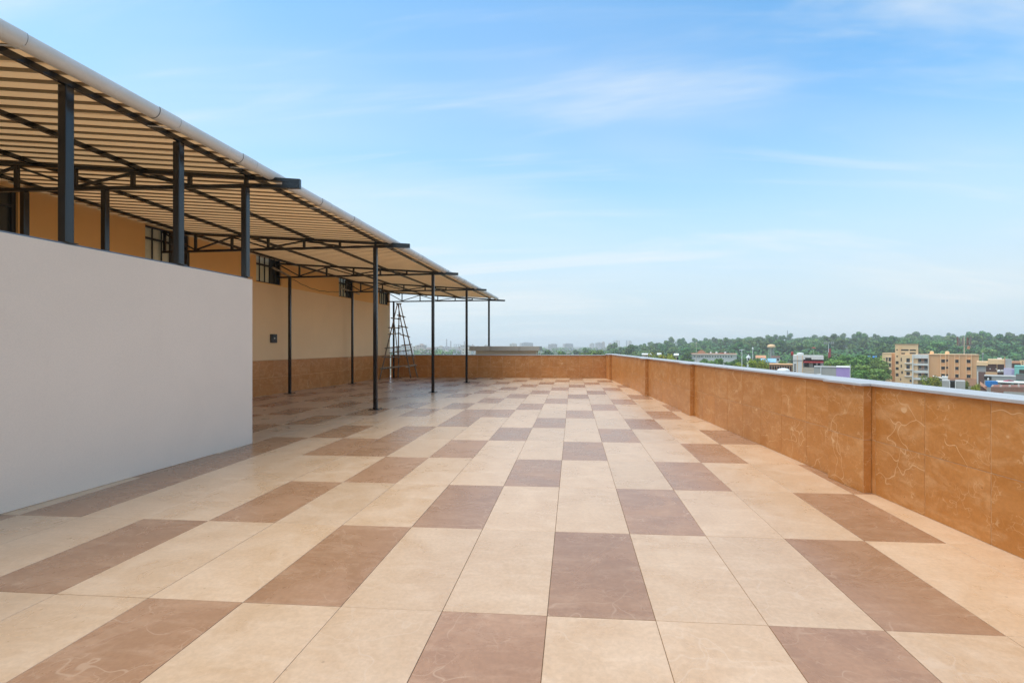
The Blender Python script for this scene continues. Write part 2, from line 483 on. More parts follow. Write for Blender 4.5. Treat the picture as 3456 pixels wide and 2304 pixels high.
# long parapet: face runs from the far corner towards the camera so that its body lies to the left of travel (+x side)
para = thing('parapet_wall', 'long brown marble parapet with pilasters and white coping along the open side of the terrace', 'parapet', (par_x(10), 10, 0))
def in_par(o, par):
    o.parent = par; o.location = Vector(o.location) - Vector(par.location); return o
def L_(par, pt): return (pt[0] - par.location.x, pt[1] - par.location.y)
pn, pf = (par_x(-2.0), -2.0), (par_x(22.24), 22.24)
mb = MB(); wall_prism(mb, L_(para, pf), L_(para, pn), .30, 0, PH - .002)
mb.build('wall_core', M['clad_joint'], para)
LP = math.hypot(pn[0] - pf[0], pn[1] - pf[1]); kk = LP / 24.24
brk = [(22.24 - (4.435 + .6 * k)) * kk for k in range(-11, 31)]
clad(para, L_(para, pf), L_(para, pn), brk, ROWS)
pil = [(20.92, 21.92), (14.39, 14.98), (10.37, 10.94), (5.09, 5.66), (-.35, .22)]
PD = .088
dirp = Vector((pn[0] - pf[0], pn[1] - pf[1], 0)).normalized(); nout = Vector((dirp.y, -dirp.x, 0))   # points into the terrace
for ya, yb in pil:
    a = Vector((par_x(yb), yb, 0)) - Vector(para.location); b = Vector((par_x(ya), ya, 0)) - Vector(para.location)
    a.z = b.z = 0
    a2, b2 = a + nout * PD, b + nout * PD
    mb = MB(); wall_prism(mb, a2, b2, PD - .02, 0, PH - .002)
    po = mb.build('pilaster', M['clad_joint'], para)
    clad(po, a2, b2, [], ROWS)
    clad(po, b2 + nout * .002, b + nout * .0045, [], ROWS)
    clad(po, a + nout * .0045, a2 + nout * .002, [], ROWS)
# coping slabs
def coping(parent, p, q, depth, over, z0, z1, step=1.5, name='coping_slab', mat=None):
    p = Vector((p[0], p[1], 0)); q = Vector((q[0], q[1], 0)); d = (q - p); L = d.length; d.normalize(); n = Vector((-d.y, d.x, 0))
    k = 0; t = 0
    while t < L - .01:
        e = min(L, t + step); 
        if L - e < .4: e = L
        a = p + d * (t + .002) - n * over; b = p + d * (e - .002) - n * over
        mb = MB(); dz = random.uniform(-.001, .001)
        mb.hexa([(v.x, v.y, z + dz) for z in (z0, z1) for v in (a, b, b + n * (depth + 2 * over), a + n * (depth + 2 * over))])
        bevel(mb.build(name, mat or M['coping'], parent), .004, 2)
        t = e
coping(para, L_(para, pf), L_(para, pn), .30, .034, PH, PH + .028, 1.9)
for ya, yb in pil:
    a = Vector((par_x(yb + .03), yb + .03, 0)) - Vector(para.location); b = Vector((par_x(ya - .03), ya - .03, 0)) - Vector(para.location)
    a.z = b.z = 0
    mb = MB()
    p0, q0 = a + nout * .0365, b + nout * .0365; p1, q1 = a + nout * (PD + .045), b + nout * (PD + .045)
    mb.hexa([(v.x, v.y, z) for z in (PH, PH + .027) for v in (p1, q1, q0, p0)])
    bevel(mb.build('coping_slab', M['coping'], para), .004, 2)

farp = thing('parapet_wall', 'low brown marble parapet closing the far end of the terrace', 'parapet', (-3.5, FAR_Y, 0))
fa, fbp = (bld_x(FAR_Y) + .02, FAR_Y), (par_x(FAR_Y) - .012, FAR_Y)
FH = 1.045
mb = MB(); wall_prism(mb, L_(farp, fa), L_(farp, fbp), .28, 0, FH - .002)
mb.build('wall_core', M['clad_joint'], farp)
clad(farp, L_(farp, fa), L_(farp, fbp), [.6 * k for k in range(1, 20)], ((0, .52), (.52, FH)))
coping(farp, L_(farp, fa), L_(farp, fbp), .28, .03, FH, FH + .03, 1.9)

# ------------------------------------------------------------------ white wall with stair opening behind
ww = thing('plaster_wall', 'tall smooth white plastered wall under the near end of the canopy', 'wall', (wall_x(5), 5, 0))
WH = 2.535
a, b = (wall_x(-2), -2.0), (wall_x(6.92), 6.92)
def hexw(mb, pts, z0, z1): return mb.hexa([(x, y, z) for z in (z0, z1) for x, y in pts])
def lw(x, y): return (x - ww.location.x, y - ww.location.y)
mb = MB()
hexw(mb, [lw(a[0] - .2, a[1]), lw(*a), lw(*b), lw(b[0] - .2, b[1])], 0, WH)
bevel(mb.build('wall_face', M['white_wall'], ww), .006, 2)
mb = MB()
hexw(mb, [lw(-9.7, 6.13), lw(b[0] - .201, 6.72), lw(b[0] - .201, 6.915), lw(-9.7, 6.33)], 0, WH)
mb.build('return_wall', M['white_wall'], ww)
mb = MB()
hexw(mb, [lw(a[0] - .19, a[1]), lw(a[0] - .035, a[1]), lw(b[0] - .035, b[1] - .06), lw(b[0] - .19, b[1] - .06)], WH, WH + .02)
mb.build('flashing', M['zinc'], ww)
mb = MB()
hexw(mb, [lw(-9.7, 6.15), lw(b[0] - .201, 6.74), lw(b[0] - .201, 6.89), lw(-9.7, 6.31)], WH, WH + .02)
mb.build('flashing', M['zinc'], ww)

# ------------------------------------------------------------------ rendered building on the left
bd = thing('rendered_building', 'beige and peach rendered building with brown marble dado behind the canopy', 'building', (bld_x(12), 12, 0))
def lb(x, y): return (x - bd.location.x, y - bd.location.y)
by0, by1 = -2.0, 21.86
WIN = [(6.45, 7.57), (9.87, 11.0), (13.24, 14.32), (17.56, 18.62), (20.80, 21.70)]
WZ0, WZ1, BTOP, SPLIT = 3.415, 4.235, 5.3, 3.385
ua = Vector((.0736, 1, 0)).normalized(); un_ = Vector((ua.y, -ua.x, 0))          # along the wall, out of the wall
def bp(y, out=0.0):                                                              # local point on the face
    return Vector((bld_x(y) - bd.location.x, y - bd.location.y, 0)) + un_ * out
def bseg(mb, ya, yb, z0, z1, t=.28, out=0.0):
    p, q = bp(ya, out), bp(yb, out); n = -un_ * t
    mb.hexa([(v.x, v.y, z) for z in (z0, z1) for v in (p, q, q + n, p + n)][::1])
mb = MB(); bseg(mb, by0, by1, 0, SPLIT, .30)
mb.build('lower_wall', M['bwall_low'], bd)
mb = MB()
ys = by0
for wa, wb in WIN:
    bseg(mb, ys, wa, SPLIT, WZ1 + .02, .28, -.002); bseg(mb, wa, wb, SPLIT, WZ0, .28, -.002); ys = wb
bseg(mb, ys, by1, SPLIT, WZ1 + .02, .28, -.002)
bseg(mb, by0, by1, WZ1 + .02, BTOP, .28, -.002)
mb.build('upper_wall', M['bwall_up'], bd)
mb = MB()
e = bp(by1)
mb.hexa([(x, y, z) for z in (0, BTOP) for x, y in ((e.x - 6, e.y - .25), (e.x - .31, e.y - .25), (e.x - .31, e.y - .003), (e.x - 6, e.y - .003))])
mb.build('end_wall', M['bwall_low'], bd)
clad(bd, bp(5.6), bp(by1), [.6 * k for k in range(1, 40)], ((0, .53), (.53, 1.055)))
mb = MB(); bseg(mb, 5.6, by1, 1.057, 1.069, .02, .02)
mb.build('dado_cap', M['clad_joint'], bd)
for n_, (wa, wb) in enumerate(WIN):
    wn_ = MB()
    def fr(y0_, y1_, z0, z1, out0, out1, m):
        p, q = bp(y0_, out1), bp(y1_, out1); n = un_ * (out0 - out1)
        m.hexa([(v.x, v.y, z) for z in (z0, z1) for v in (p, q, q + n, p + n)])
    f = .035
    fr(wa, wb, WZ0, WZ0 + f, -.10, -.05, wn_); fr(wa, wb, WZ1 - f, WZ1, -.10, -.05, wn_)
    fr(wa, wa + f, WZ0 + f, WZ1 - f, -.10, -.05, wn_); fr(wb - f * 1.6, wb, WZ0 + f, WZ1 - f, -.10, -.05, wn_)
    zt = WZ0 + (WZ1 - WZ0) * .66
    fr(wa + f, wb - f, zt - .022, zt + .022, -.10, -.05, wn_)
    nm = 5
    for k in range(1, nm):
        yy = wa + (wb - wa) * k / nm
        th = .012 if k != 3 else .03
        fr(yy - th / 2, yy + th / 2, WZ0 + f, zt - .022, -.09, -.055, wn_); fr(yy - th / 2, yy + th / 2, zt + .022, WZ1 - f, -.09, -.055, wn_)
    wo_ = wn_.build('window', M['frame'], bd)
    for k in range(nm):
        ya_, yb_ = wa + (wb - wa) * k / nm + .003, wa + (wb - wa) * (k + 1) / nm - .003
        for z0, z1 in ((WZ0 + .01, zt), (zt + .002, WZ1 - .01)):
            pm = MB(); fr(ya_, yb_, z0, z1, -.125 - .006 * (k % 2), -.102 - .006 * (k % 2), pm)
            pm.build('pane', M['pane'] if k < 3 or n_ > 3 else M['pane_dark'], wo_)
# switch box on the wall
mb = MB()
p, q = bp(13.81, .05), bp(14.07, .05); n = -un_ * .052
mb.hexa([(v.x, v.y, z) for z in (1.60, 1.865) for v in (p, q, q + n, p + n)])
sb = bevel(mb.build('switch_box', M['switch'], bd), .008)
c = bp(13.945, .049); mb = MB(); mb.tube((c.x, c.y, 1.74), (c.x + .012, c.y, 1.74), .024, .02, 12)
mb.build('knob', M['lens'], sb)
c = bp(13.945, .0505); mb = MB(); mb.bar((c.x, c.y - .09, 1.80), (c.x, c.y + .09, 1.80), .012, .10)
mb.build('cover_plate', M['frame'], sb)

# ------------------------------------------------------------------ canopy
SK = -.12                                      # the frames run slightly towards the camera as they go left
def sheet_z(s, y): return lerp_tab(T_S, y) + .043 * s      # underside of the roof sheets; s runs left of the post line
def top_z(s, y): return sheet_z(s, y) - .062                        # top of the truss top chord
def bot_z(s, y): return lerp_tab(T_B, y) - .036 * max(0, s)
cn = thing('canopy', 'long lean-to canopy of black steel trusses under ribbed metal roof sheets with white gutter', 'canopy', (front_x(10.85), 10.85, 0))
CO = Vector(cn.location)
def lc(x, y, z=0.0): return Vector((x - CO.x, y - CO.y, z))
POST = .088
def post(x, y, z0, z1, w_=POST, plate=True, rz=0.04):
    mb = MB(); h = w_ / 2; e = .006
    mb.box(-h, -h, 0, h, h, z1 - z0)
    o = bevel(mb.build('post', M['paint'], cn, loc=lc(x, y, z0), rz=rz), .008, 2)
    if plate:
        mb = MB(); mb.box(-.125, -.125, 0.0005, .125, .125, .012)
        for sx in (-1, 1):
            for sy in (-1, 1): mb.tube((sx * .095, sy * .095, .012), (sx * .095, sy * .095, .028), .012, .012, 6)
        mb.build('base_plate', M['paint'], o)
    else:
        mb = MB(); mb.box(-.075, -.055, 0.0005, .075, .055, .008); mb.build('base_plate', M['paint'], o)
    return o
FRONT = [(4.42, WH + .02, None), (5.70, WH + .02, None), (6.84, WH + .02, 'T'), (10.85, 0, 'T'), (14.89, 0, 'T'), (18.96, 0, 'T'), (23.10, 1.475, 'T')]
for y, z0, k in FRONT:
    x = front_x(y) - (.012 if z0 == WH + .02 else 0)
    post(x, y, z0, bot_z(0, y) if k else sheet_z(0, y) - .058, plate=(z0 == 0))
TR = [((front_x(6.84), 6.84), (-8.17, 6.42)), ((front_x(10.85), 10.85), (-8.99, 10.33)), ((front_x(14.89), 14.89), (-8.887, 14.17)),
      ((front_x(18.96), 18.96), (-8.69, 17.98)), ((front_x(23.1), 23.1), (-8.43, 21.62))]
for (fx, fy), (bx_, by_) in TR[1:]:
    s = math.hypot(bx_ - fx, by_ - fy)
    post(bx_, by_, 0, bot_z(s, fy) , .075)
for px, py in ((-7.02, 6.56), (-8.17, 6.42)):
    post(px, py, WH + .02, bot_z(abs(px - front_x(6.84)), 6.84), .075, plate=False)
for (fx, fy), (bx_, by_) in TR:
    d = Vector((bx_ - fx, by_ - fy, 0)).normalized()
    # length to the building face
    s = 3.0
    while s < 6.5:
        p = Vector((fx, fy, 0)) + d * s
        if p.x < bld_x(p.y) + .03: break
        s += .01
    smax = s
    def tp(s, z): 
        p = Vector((fx, fy, 0)) + d * s; return lc(p.x, p.y, z)
    c_h, c_w = .055, .055
    mb = MB()
    mb.bar(tp(-.80, top_z(-.80, fy) - c_h / 2), tp(smax, top_z(smax, fy) - c_h / 2), c_w, c_h)
    tr = mb.build('truss', M['paint'], cn)
    mb = MB(); zb = bot_z(0, fy)
    mb.bar(tp(-.795, zb + .028), tp(0, zb + .028), c_w - .002, .052)
    mb.bar(tp(0, zb + .028), tp(smax, bot_z(smax, fy) + .028), c_w - .002, .052)
    mb.build('bottom_chord', M['paint'], tr)
    mb = MB(); th_ = top_z(-.8, fy) - zb - .0005; mb.box(-.26, -.024, .05, -.004, .024, th_ - .05); mb.box(-.004, -.029, 0, .004, .029, th_)
    e = tp(-.805, zb); mb.build('end_plate', M['paint'], tr, loc=e, rz=math.atan2(-d.y, -d.x))
    S = [0, .83, 1.66, 2.49, 3.32, 4.15, min(4.98, smax - .03)]
    if smax - 4.98 < .25: S[-1] = smax - .04
    for s in S + ([smax - .03] if smax > 5.02 + .2 else []):
        mb = MB(); mb.bar(tp(s, bot_z(s, fy) + .05), tp(s, top_z(s, fy) - c_h + .003), .048, .048, up=d)
        mb.build('web_strut', M['paint'], tr)
    for sa, sb_ in ((1.66, .83), (1.66, 2.49), (3.32, 2.49), (3.32, 4.15), (S[6], 4.15)):
        if abs(sa - sb_) < .25: continue
        mb = MB(); mb.bar(tp(sa, top_z(sa, fy) - c_h - .004), tp(sb_, bot_z(sb_, fy) + .058), .034, .034)
        mb.build('web_diagonal', M['paint'], tr)
    if smax > 5.2:
        mb = MB(); mb.bar(tp(S[6], top_z(S[6], fy) - c_h - .004), tp(smax - .06, bot_z(smax, fy) + .058), .034, .034); mb.build('web_diagonal', M['paint'], tr)
# purlins
def roofpt(s, y, z):         # point at distance s left of the post line, measured along the skewed frames
    x = front_x(y) - s; return lc(x, y + s * SK, z)
RY0, RY1 = -1.0, 23.35
for s in (-.02, 1.58, 3.12, 4.45):
    mb = MB()
    n = 12
    for k in range(n):
        ya, yb = RY0 + (RY1 - RY0) * k / n, RY0 + (RY1 - RY0) * (k + 1) / n
        mb.bar(roofpt(s, ya, sheet_z(s, ya) - .031), roofpt(s, yb, sheet_z(s, yb) - .031), .05, .058)
    mb.build('purlin', M['paint'], cn)
# ribbed sheets, five ribs each
PITCH, NR = .205, 5
prof = [(0, 0), (.110, 0), (.116, .056), (.186, .056), (.192, 0)]
y = RY0; k = 0
while y < RY1 - .02:
    mb = MB(); pts = []
    for r in range(NR):
        for dy, dz in prof: pts.append((y + r * PITCH + dy, dz))
    pts.append((y + NR * PITCH + .012, 0))
    lift = .0015 * (k % 2)
    row = []
    SS = [-.24, .5, 1.6, 3.1, 4.2]
    for yy, dz in pts:
        yy = min(yy, RY1)
        se = 4.2
        while se < 6.6:
            if front_x(yy) - se < bld_x(yy + se * SK) + .02: break
            se += .01
        if yy + se * SK > by1 - .02: se = min(se, 5.0)
        row.append([roofpt(s, yy, sheet_z(s, yy) + dz + lift) for s in SS + [se]])
    base = 0
    for a_ in row:
        mb.v += [tuple(v) for v in a_]
    m_ = len(SS) + 1
    for i in range(len(row) - 1):
        for j in range(m_ - 1):
            mb.f.append((i * m_ + j, i * m_ + j + 1, (i + 1) * m_ + j + 1, (i + 1) * m_ + j))
    o = mb.build('roof_sheet', M['sheet'], cn)
    o.data.materials.append(M['sheet_rib_shade'])
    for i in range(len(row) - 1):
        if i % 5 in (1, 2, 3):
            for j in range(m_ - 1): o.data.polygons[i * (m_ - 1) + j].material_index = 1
    so = o.modifiers.new('gauge', 'SOLIDIFY'); so.thickness = .0012; so.offset = 1
    y += NR * PITCH; k += 1
# gutter lengths
GR, GS = .086, -.365
def gut(s, y, dz): return roofpt(s, y - s * SK, dz)
def gutter_len(ya, yb, r, name, parent, mat, full=205):
    mb = MB(); n = 18
    for yy in (ya, yb):
        zc = sheet_z(GS, yy) - .012
        for rr in (r, r - .004):
            for i in range(n + 1):
                t = R(180 + (full - 180) / 2 * 0 + full * i / n - (full - 180))
                mb.v.append(tuple(gut(GS - rr * math.cos(t) * -1, yy, zc + rr * math.sin(t))))
    N = n + 1
    for i in range(n):
        mb.f.append((i, i + 1, 2 * N + i + 1, 2 * N + i)); mb.f.append((N + i, 3 * N + i, 3 * N + i + 1, N + i + 1))
    for k in (0, n): mb.f.append((k, 2 * N + k, 3 * N + k, N + k))
    for q_ in (0, 2 * N):
        for i in range(n): mb.f.append((q_ + i, q_ + N + i, q_ + N + i + 1, q_ + i + 1))
    return mb.build(name, mat, parent, smooth=False)
gys = [RY0, 1.0, 3.62, 5.12, 6.36, 8.2, 9.25, 11.6, 12.9, 15.2, 17.2, 19.6, 21.6, 23.25]
for ya, yb in zip(gys, gys[1:]):
    gl = gutter_len(ya, yb, GR, 'gutter', cn, M['pvc'])
for y in gys[1:-1]:
    j = gutter_len(y - .13, y + .13, GR + .006, 'gutter_joint', cn, M['pvc'])
    for sgn in (-1, 1):
        gutter_len(y + sgn * .131 - .004, y + sgn * .131 + .004, GR + .0045, 'seal', j, M['seal'])
    # strap back to the edge purlin
    mb = MB(); yy = y + .13
    zc = sheet_z(GS, yy) - .012
    P_ = [gut(GS + (GR + .008) * math.sin(R(t)), yy, zc - (GR + .008) * math.cos(R(t))) for t in (-40, -10, 20, 45)] + [gut(-.14, yy, sheet_z(-.14, yy) - .07), gut(-.03, yy, sheet_z(0, yy) - .064)]
    for a_, b_ in zip(P_, P_[1:]): mb.bar(a_, b_, .006, .02, up=(0, 1, 0))
    mb.build('gutter_strap', M['pvc'], cn)

# ------------------------------------------------------------------ loose things under the canopy
ld = thing('wooden_ladder', 'weathered wooden double ladder standing like an A by the far corner', 'ladder', (-8.0, 21.1, 0))
LO = Vector(ld.location)
apx = Vector((-7.98, 21.05, 3.43))
def crooked(mb, p, q, r0, r1, wob=.02, n=5):
    p, q = Vector(p), Vector(q); pts = [p.lerp(q, i / n) + (Vector((random.uniform(-wob, wob), random.uniform(-wob, wob), 0)) if 0 < i < n else Vector()) for i in range(n + 1)]
    for i in range(n): mb.tube(pts[i] - LO, pts[i + 1] - LO, r0 + (r1 - r0) * i / n, r0 + (r1 - r0) * (i + 1) / n, 7)
RA = [((-7.99, 21.0, 3.43), (-7.47, 21.25, .0)), ((-7.92, 21.1, 3.43), (-7.28, 21.66, .0))]
LA = [((-8.02, 21.0, 3.40), (-8.58, 20.35, .0)), ((-7.99, 21.12, 3.40), (-8.26, 21.74, .0))]
for sdx, pair in enumerate((RA, LA)):
    for t_, b_ in pair:
        mb = MB(); crooked(mb, b_, t_, .034, .022, .018); mb.build('rail', M['bamboo'], ld, smooth=True)
def onrail(rail, z): 
    t = Vector(rail[0]); b = Vector(rail[1]); return b.lerp(t, z / t.z)
for pair, zs, ex in ((RA, (.55, 1.02, 1.50, 1.98, 2.42, 2.82), .12), (LA, (.48, 1.0, 1.42, 2.05, 2.36, 2.78), .14)):
    for z in zs:
        z += random.uniform(-.05, .05)
        a_, b_ = onrail(pair[0], z), onrail(pair[1], z + random.uniform(-.06, .06)); dd = (b_ - a_).normalized()
        mb = MB(); crooked(mb, a_ - dd * (ex + random.uniform(0, .1)), b_ + dd * ex, .028, .022, .008, 3); ro = mb.build('rung', M['bamboo'] if random.random() < .7 else M['bamboo_pale'], ld, smooth=True)
        for e_ in (a_, b_):
            mb = MB(); mb.tube(e_ - LO - Vector((0, 0, .035)), e_ - LO + Vector((0, 0, .035)), .042, .042, 8); mb.build('lashing', M['rope'], ro)
mb = MB(); crooked(mb, (-8.60, 20.45, .50), (-7.30, 21.45, .62), .018, .016, .02, 4); mb.build('tie_bar', M['bamboo_pale'], ld, smooth=True)
mb = MB(); crooked(mb, (-8.30, 20.7, 1.18), (-7.45, 21.2, 1.30), .022, .02, .02, 4); mb.build('tie_bar', M['bamboo'], ld, smooth=True)
mb = MB(); crooked(mb, apx + Vector((-.10, -.05, 0)), apx + Vector((.12, .05, 0)), .03, .03, 0, 2); mb.build('top_pin', M['bamboo'], ld, smooth=True)
mb = MB(); crooked(mb, (-8.20, 21.0, 2.75), (-8.02, 21.05, 1.1), .02, .02, .03, 4); mb.build('prop_pole', M['bamboo'], ld, smooth=True)

def stick(name, label, p, q, r, mat, cat):
    mb = MB(); p, q = Vector(p), Vector(q)
    o = Vector(p); n = 5
    for i in range(n):
        a_, b_ = p.lerp(q, i / n), p.lerp(q, (i + 1) / n); mb.tube(a_ - o, b_ - o, r * (1.05 - .25 * i / n), r * (1.05 - .25 * (i + 1) / n), 8)
    return tag(mb.build(name, mat, loc=o, smooth=True), label, cat)
stick('pale_pole', 'short pale pole poking out of the high window above the switch box', (bld_x(13.9) + .02, 13.9, 3.92), (bld_x(14.5) + .16, 14.52, 3.74), .035, M['bamboo_pale'], 'pole')
stick('pale_pole', 'pale thin pole poking out of the high window near the ladder', (bld_x(17.6) + .03, 17.6, 3.75), (bld_x(18.7) + .20, 18.7, 3.62), .03, M['bamboo_pale'], 'pole')
mb = MB(); o_ = Vector((bld_x(14.4), 14.4, 3.7)); pts = []
for i in range(25):
    t = i / 24; y = 14.35 + t * 3.3
    pts.append(Vector((bld_x(y) + .03 + .01 * math.sin(t * 9), y, 3.80 - .20 * t - .20 * math.sin(math.pi * t) + .012 * math.sin(t * 40))) - o_)
for a_, b_ in zip(pts, pts[1:]): mb.tube(a_, b_, .008, .008, 5)
tag(mb.build('hanging_wire', M['frame'], loc=o_), 'thin dark wire sagging along the peach wall between two high windows', 'wire')

# concrete stair cabin just beyond the far parapet
cb = thing('stair_cabin', 'low concrete cabin roof showing above the far parapet', 'cabin', (-3.4, 22.9, 0))
def lcab(x, y): return (x + 3.4, y - 22.9)
mb = MB(); a_, b_ = lcab(-5.10, 22.88), lcab(-1.62, 24.6); mb.box(a_[0], a_[1], 1.245, b_[0], b_[1], 1.474); bevel(mb.build('roof_slab', M['concrete'], cb), .01)
mb = MB(); a_, b_ = lcab(-4.80, 23.02), lcab(-1.80, 24.4); mb.box(a_[0], a_[1], -15, b_[0], b_[1], 1.245); mb.build('cabin_wall', M['cream_wall'], cb)

# ------------------------------------------------------------------ beyond the terrace: trees
def crown_mesh(name, mat, rx, rz, n_lobes, n_leaf, leaf, seed, flat=.75):
    """leaf-sized faces spread over the surfaces and through the volume of uneven lobes"""
    rnd = random.Random(seed); mb = MB(); lobes = []
    for i in range(n_lobes):
        t = rnd.uniform(0, 2 * math.pi); q = math.sqrt(rnd.uniform(.02, 1)); zf = rnd.uniform(-.55, .8)
        rr = q * (1 - .45 * max(0, zf)) * .72
        lobes.append((Vector((rx * rr * math.cos(t), rx * rr * math.sin(t), rz * zf)), rx * rnd.uniform(.24, .46)))
    for i in range(n_leaf):
        c, r = lobes[i % n_lobes]
        d = Vector((rnd.gauss(0, 1), rnd.gauss(0, 1), rnd.gauss(.25, 1))).normalized()
        k = rnd.uniform(.55, 1.06) if rnd.random() < .85 else rnd.uniform(.1, .6)
        p = c + Vector((d.x * r * k, d.y * r * k, d.z * r * k * flat))
        nrm = (d + Vector((rnd.gauss(0, .45), rnd.gauss(0, .45), rnd.gauss(0, .45)))).normalized()
        a = nrm.orthogonal().normalized(); b = nrm.cross(a)
        t = rnd.uniform(0, 6.28); a, b = a * math.cos(t) + b * math.sin(t), b * math.cos(t) - a * math.sin(t)
        l = leaf * rnd.uniform(.6, 1.3); w_ = l * rnd.uniform(.45, .8)
        mb.quad(p - a * l, p + b * w_ * .8, p + a * l, p - b * w_)
    return mb.mesh(name, mat)
def trunk_mesh(h, rx, seed):
    rnd = random.Random(seed); mb = MB()
    mb.tube((0, 0, -1.2), (rnd.uniform(-.2, .2), rnd.uniform(-.2, .2), h), .34, .20, 8)
    for i in range(5):
        t = rnd.uniform(0, 6.28); mb.tube((0, 0, h * rnd.uniform(.75, 1)), (rx * .5 * math.cos(t), rx * .5 * math.sin(t), h + rx * rnd.uniform(.3, .7)), .14, .05, 6)
    return mb.mesh('trunk', M['bark'])
M['bark'] = plain('bark', (.10, .075, .05), .95, .2)
M['leaf_hill'] = leaf_mat('hill_foliage', (.034, .105, .034), (.155, .275, .062), .06)
M['leaf_mid'] = leaf_mat('grove_foliage', (.07, .145, .028), (.21, .33, .06), .04)
M['leaf_near'] = leaf_mat('yellow_green_foliage', (.15, .19, .02), (.38, .41, .045), .03, tip=(.5, .36, .04))
def proto(mat, rx, rz, lobes, leaves, leaf, seed, h, flat=.8):
    return (crown_mesh('crown', mat, rx, rz, lobes, leaves, leaf, seed, flat), trunk_mesh(h, rx, seed), h, rz)
HILL = [proto(M['leaf_hill'], 6.2, 4.0, 13, 1900, .62, 11, 2.4), proto(M['leaf_hill'], 7.0, 3.4, 15, 2000, .62, 12, 2.2), proto(M['leaf_hill'], 5.0, 5.2, 12, 1700, .60, 13, 2.6), proto(M['leaf_hill'], 6.6, 4.6, 16, 2100, .60, 14, 2.4)]
MID = [proto(M['leaf_mid'], 5.2, 3.8, 18, 3000, .40, 21, 5.0), proto(M['leaf_mid'], 5.8, 3.4, 20, 3200, .40, 22, 4.6), proto(M['leaf_mid'], 4.6, 4.2, 16, 2800, .38, 23, 5.2)]
NEAR = [proto(M['leaf_near'], 3.6, 2.4, 18, 3200, .22, 31, 4.2), proto(M['leaf_near'], 4.2, 2.2, 20, 3600, .22, 32, 4.0), proto(M['leaf_near'], 3.0, 2.6, 15, 2800, .20, 33, 4.4)]
def tree(pr, pos, s, label, group, name='leafy_tree', sink=0.0):
    cr, tk, h, rz = pr
    e = thing(name, label, 'tree', pos, random.uniform(0, 6.28), group)
    sx = s * random.uniform(.9, 1.12); e.scale = (sx, sx * random.uniform(.92, 1.08), s * random.uniform(.9, 1.1))
    link('crown', cr, e, (0, 0, h + rz * .40)); link('trunk', tk, e)
    return e
def ground_at(u, d):
    p = at(u, CY, d); p.z = terrain_z(p.x, p.y); return p

# wooded hillside in rows
HL = 'rounded dark green tree among the hazy wooded hillside behind the houses'
for d, u0, u1, step, s in ((340, 2180, 3620, 58, .95), (430, 1990, 3640, 46, 1.0), (540, 1930, 3600, 40, 1.08), (660, 2060, 3600, 38, 1.15), (790, 2160, 3600, 37, 1.28)):
    u = u0 + random.uniform(0, 20)
    while u < u1:
        if not (d == 340 and 2330 < u < 2640):
            tree(random.choice(HILL), ground_at(u, d * random.uniform(.95, 1.06)), s * random.uniform(1.0, 1.5), HL, 'trees on the wooded hillside')
        u += step * random.uniform(.75, 1.25)
for u, d, s in ((2424 + 60, 800, 1.6), (2493, 810, 1.75), (2330, 800, 1.35), (2864, 790, 1.75), (3072, 780, 1.6), (3160, 800, 1.6), (3330, 790, 1.55), (3400, 790, 1.5), (2140, 560, 1.35), (2260, 600, 1.4), (2690, 800, 1.4)):
    tree(random.choice(HILL), ground_at(u, d), s, 'tall tree whose crown stands above the wooded skyline', 'tall trees on the skyline')
# flat woodland between the terrace corner and the white school
for d, u0, u1, step, s in ((210, 1830, 2330, 62, .9), (280, 1800, 2320, 52, 1.05), (380, 1760, 2250, 42, 1.1)):
    u = u0
    while u < u1:
        tree(random.choice(HILL + MID), ground_at(u, d * random.uniform(.95, 1.05)), s * random.uniform(.85, 1.2), 'mid green tree in the flat woodland beyond the terrace corner', 'woodland beyond the terrace corner')
        u += step * random.uniform(.75, 1.25)
# grove between the white house and the apartment block, and trees in front of the white school
for u, d, s in ((2800, 185, 1.15), (2845, 200, 1.2), (2890, 190, 1.15), (2935, 205, 1.25), (2965, 180, 1.0), (2820, 165, .95), (2868, 170, .95), (2915, 165, .95), (2955, 160, .85), (2780, 205, 1.1), (2990, 215, 1.1), (2840, 150, .7), (2900, 148, .75), (2945, 148, .65)):
    tree(random.choice(MID), ground_at(u, d), s, 'dense green tree in the grove between the white house and the apartment block', 'grove beside the apartment block')
for u, d, s in ((2370, 235, .95), (2420, 225, .9), (2470, 230, .95), (2515, 235, .95), (2395, 170, .62), (2455, 165, .6), (2500, 175, .66), (2650, 205, .85), (2320, 230, .95), (2560, 260, .9), (2690, 190, .8), (2585, 215, .8)):
    tree(random.choice(MID), ground_at(u, d), s, 'green tree in front of the long white school', 'trees before the white school')
NL = ('bright yellow-green tree just beyond the pilasters, left of the white poles', 'olive yellow tree beside the brick shell building', 'small yellow-green tree before the tan apartment block', 'low green shrub beside the blue tank', 'yellow-green tree behind the red awning house')
for u, vt, wpx, d, k in ((2222, 1187, 96, 172, 0), (2266, 1191, 84, 168, 0), (2520, 1210, 90, 150, 1), (2572, 1207, 84, 152, 1), (2466, 1226, 50, 140, 1), (3138, 1263, 70, 112, 2), (3164, 1266, 60, 108, 2), (3272, 1284, 46, 104, 3), (3296, 1288, 34, 102, 3), (2795, 1226, 42, 128, 4)):
    pr = random.choice(NEAR); p = ground_at(u, d); zt = EYE - (vt - CY) / FOC * d
    e = tree(pr, p, 1.0, NL[k], ('yellow-green trees near the terrace', 'olive trees by the brick shell', 'trees before the apartment block', 'shrubs by the blue tank', None)[k])
    rx_ = max(v.co.x for v in pr[0].vertices); top_ = pr[2] + pr[3] * .4 + max(v.co.z for v in pr[0].vertices)
    q_ = wpx / 2 / FOC * d / rx_; e.scale = (q_, q_, (zt - p.z) / top_)

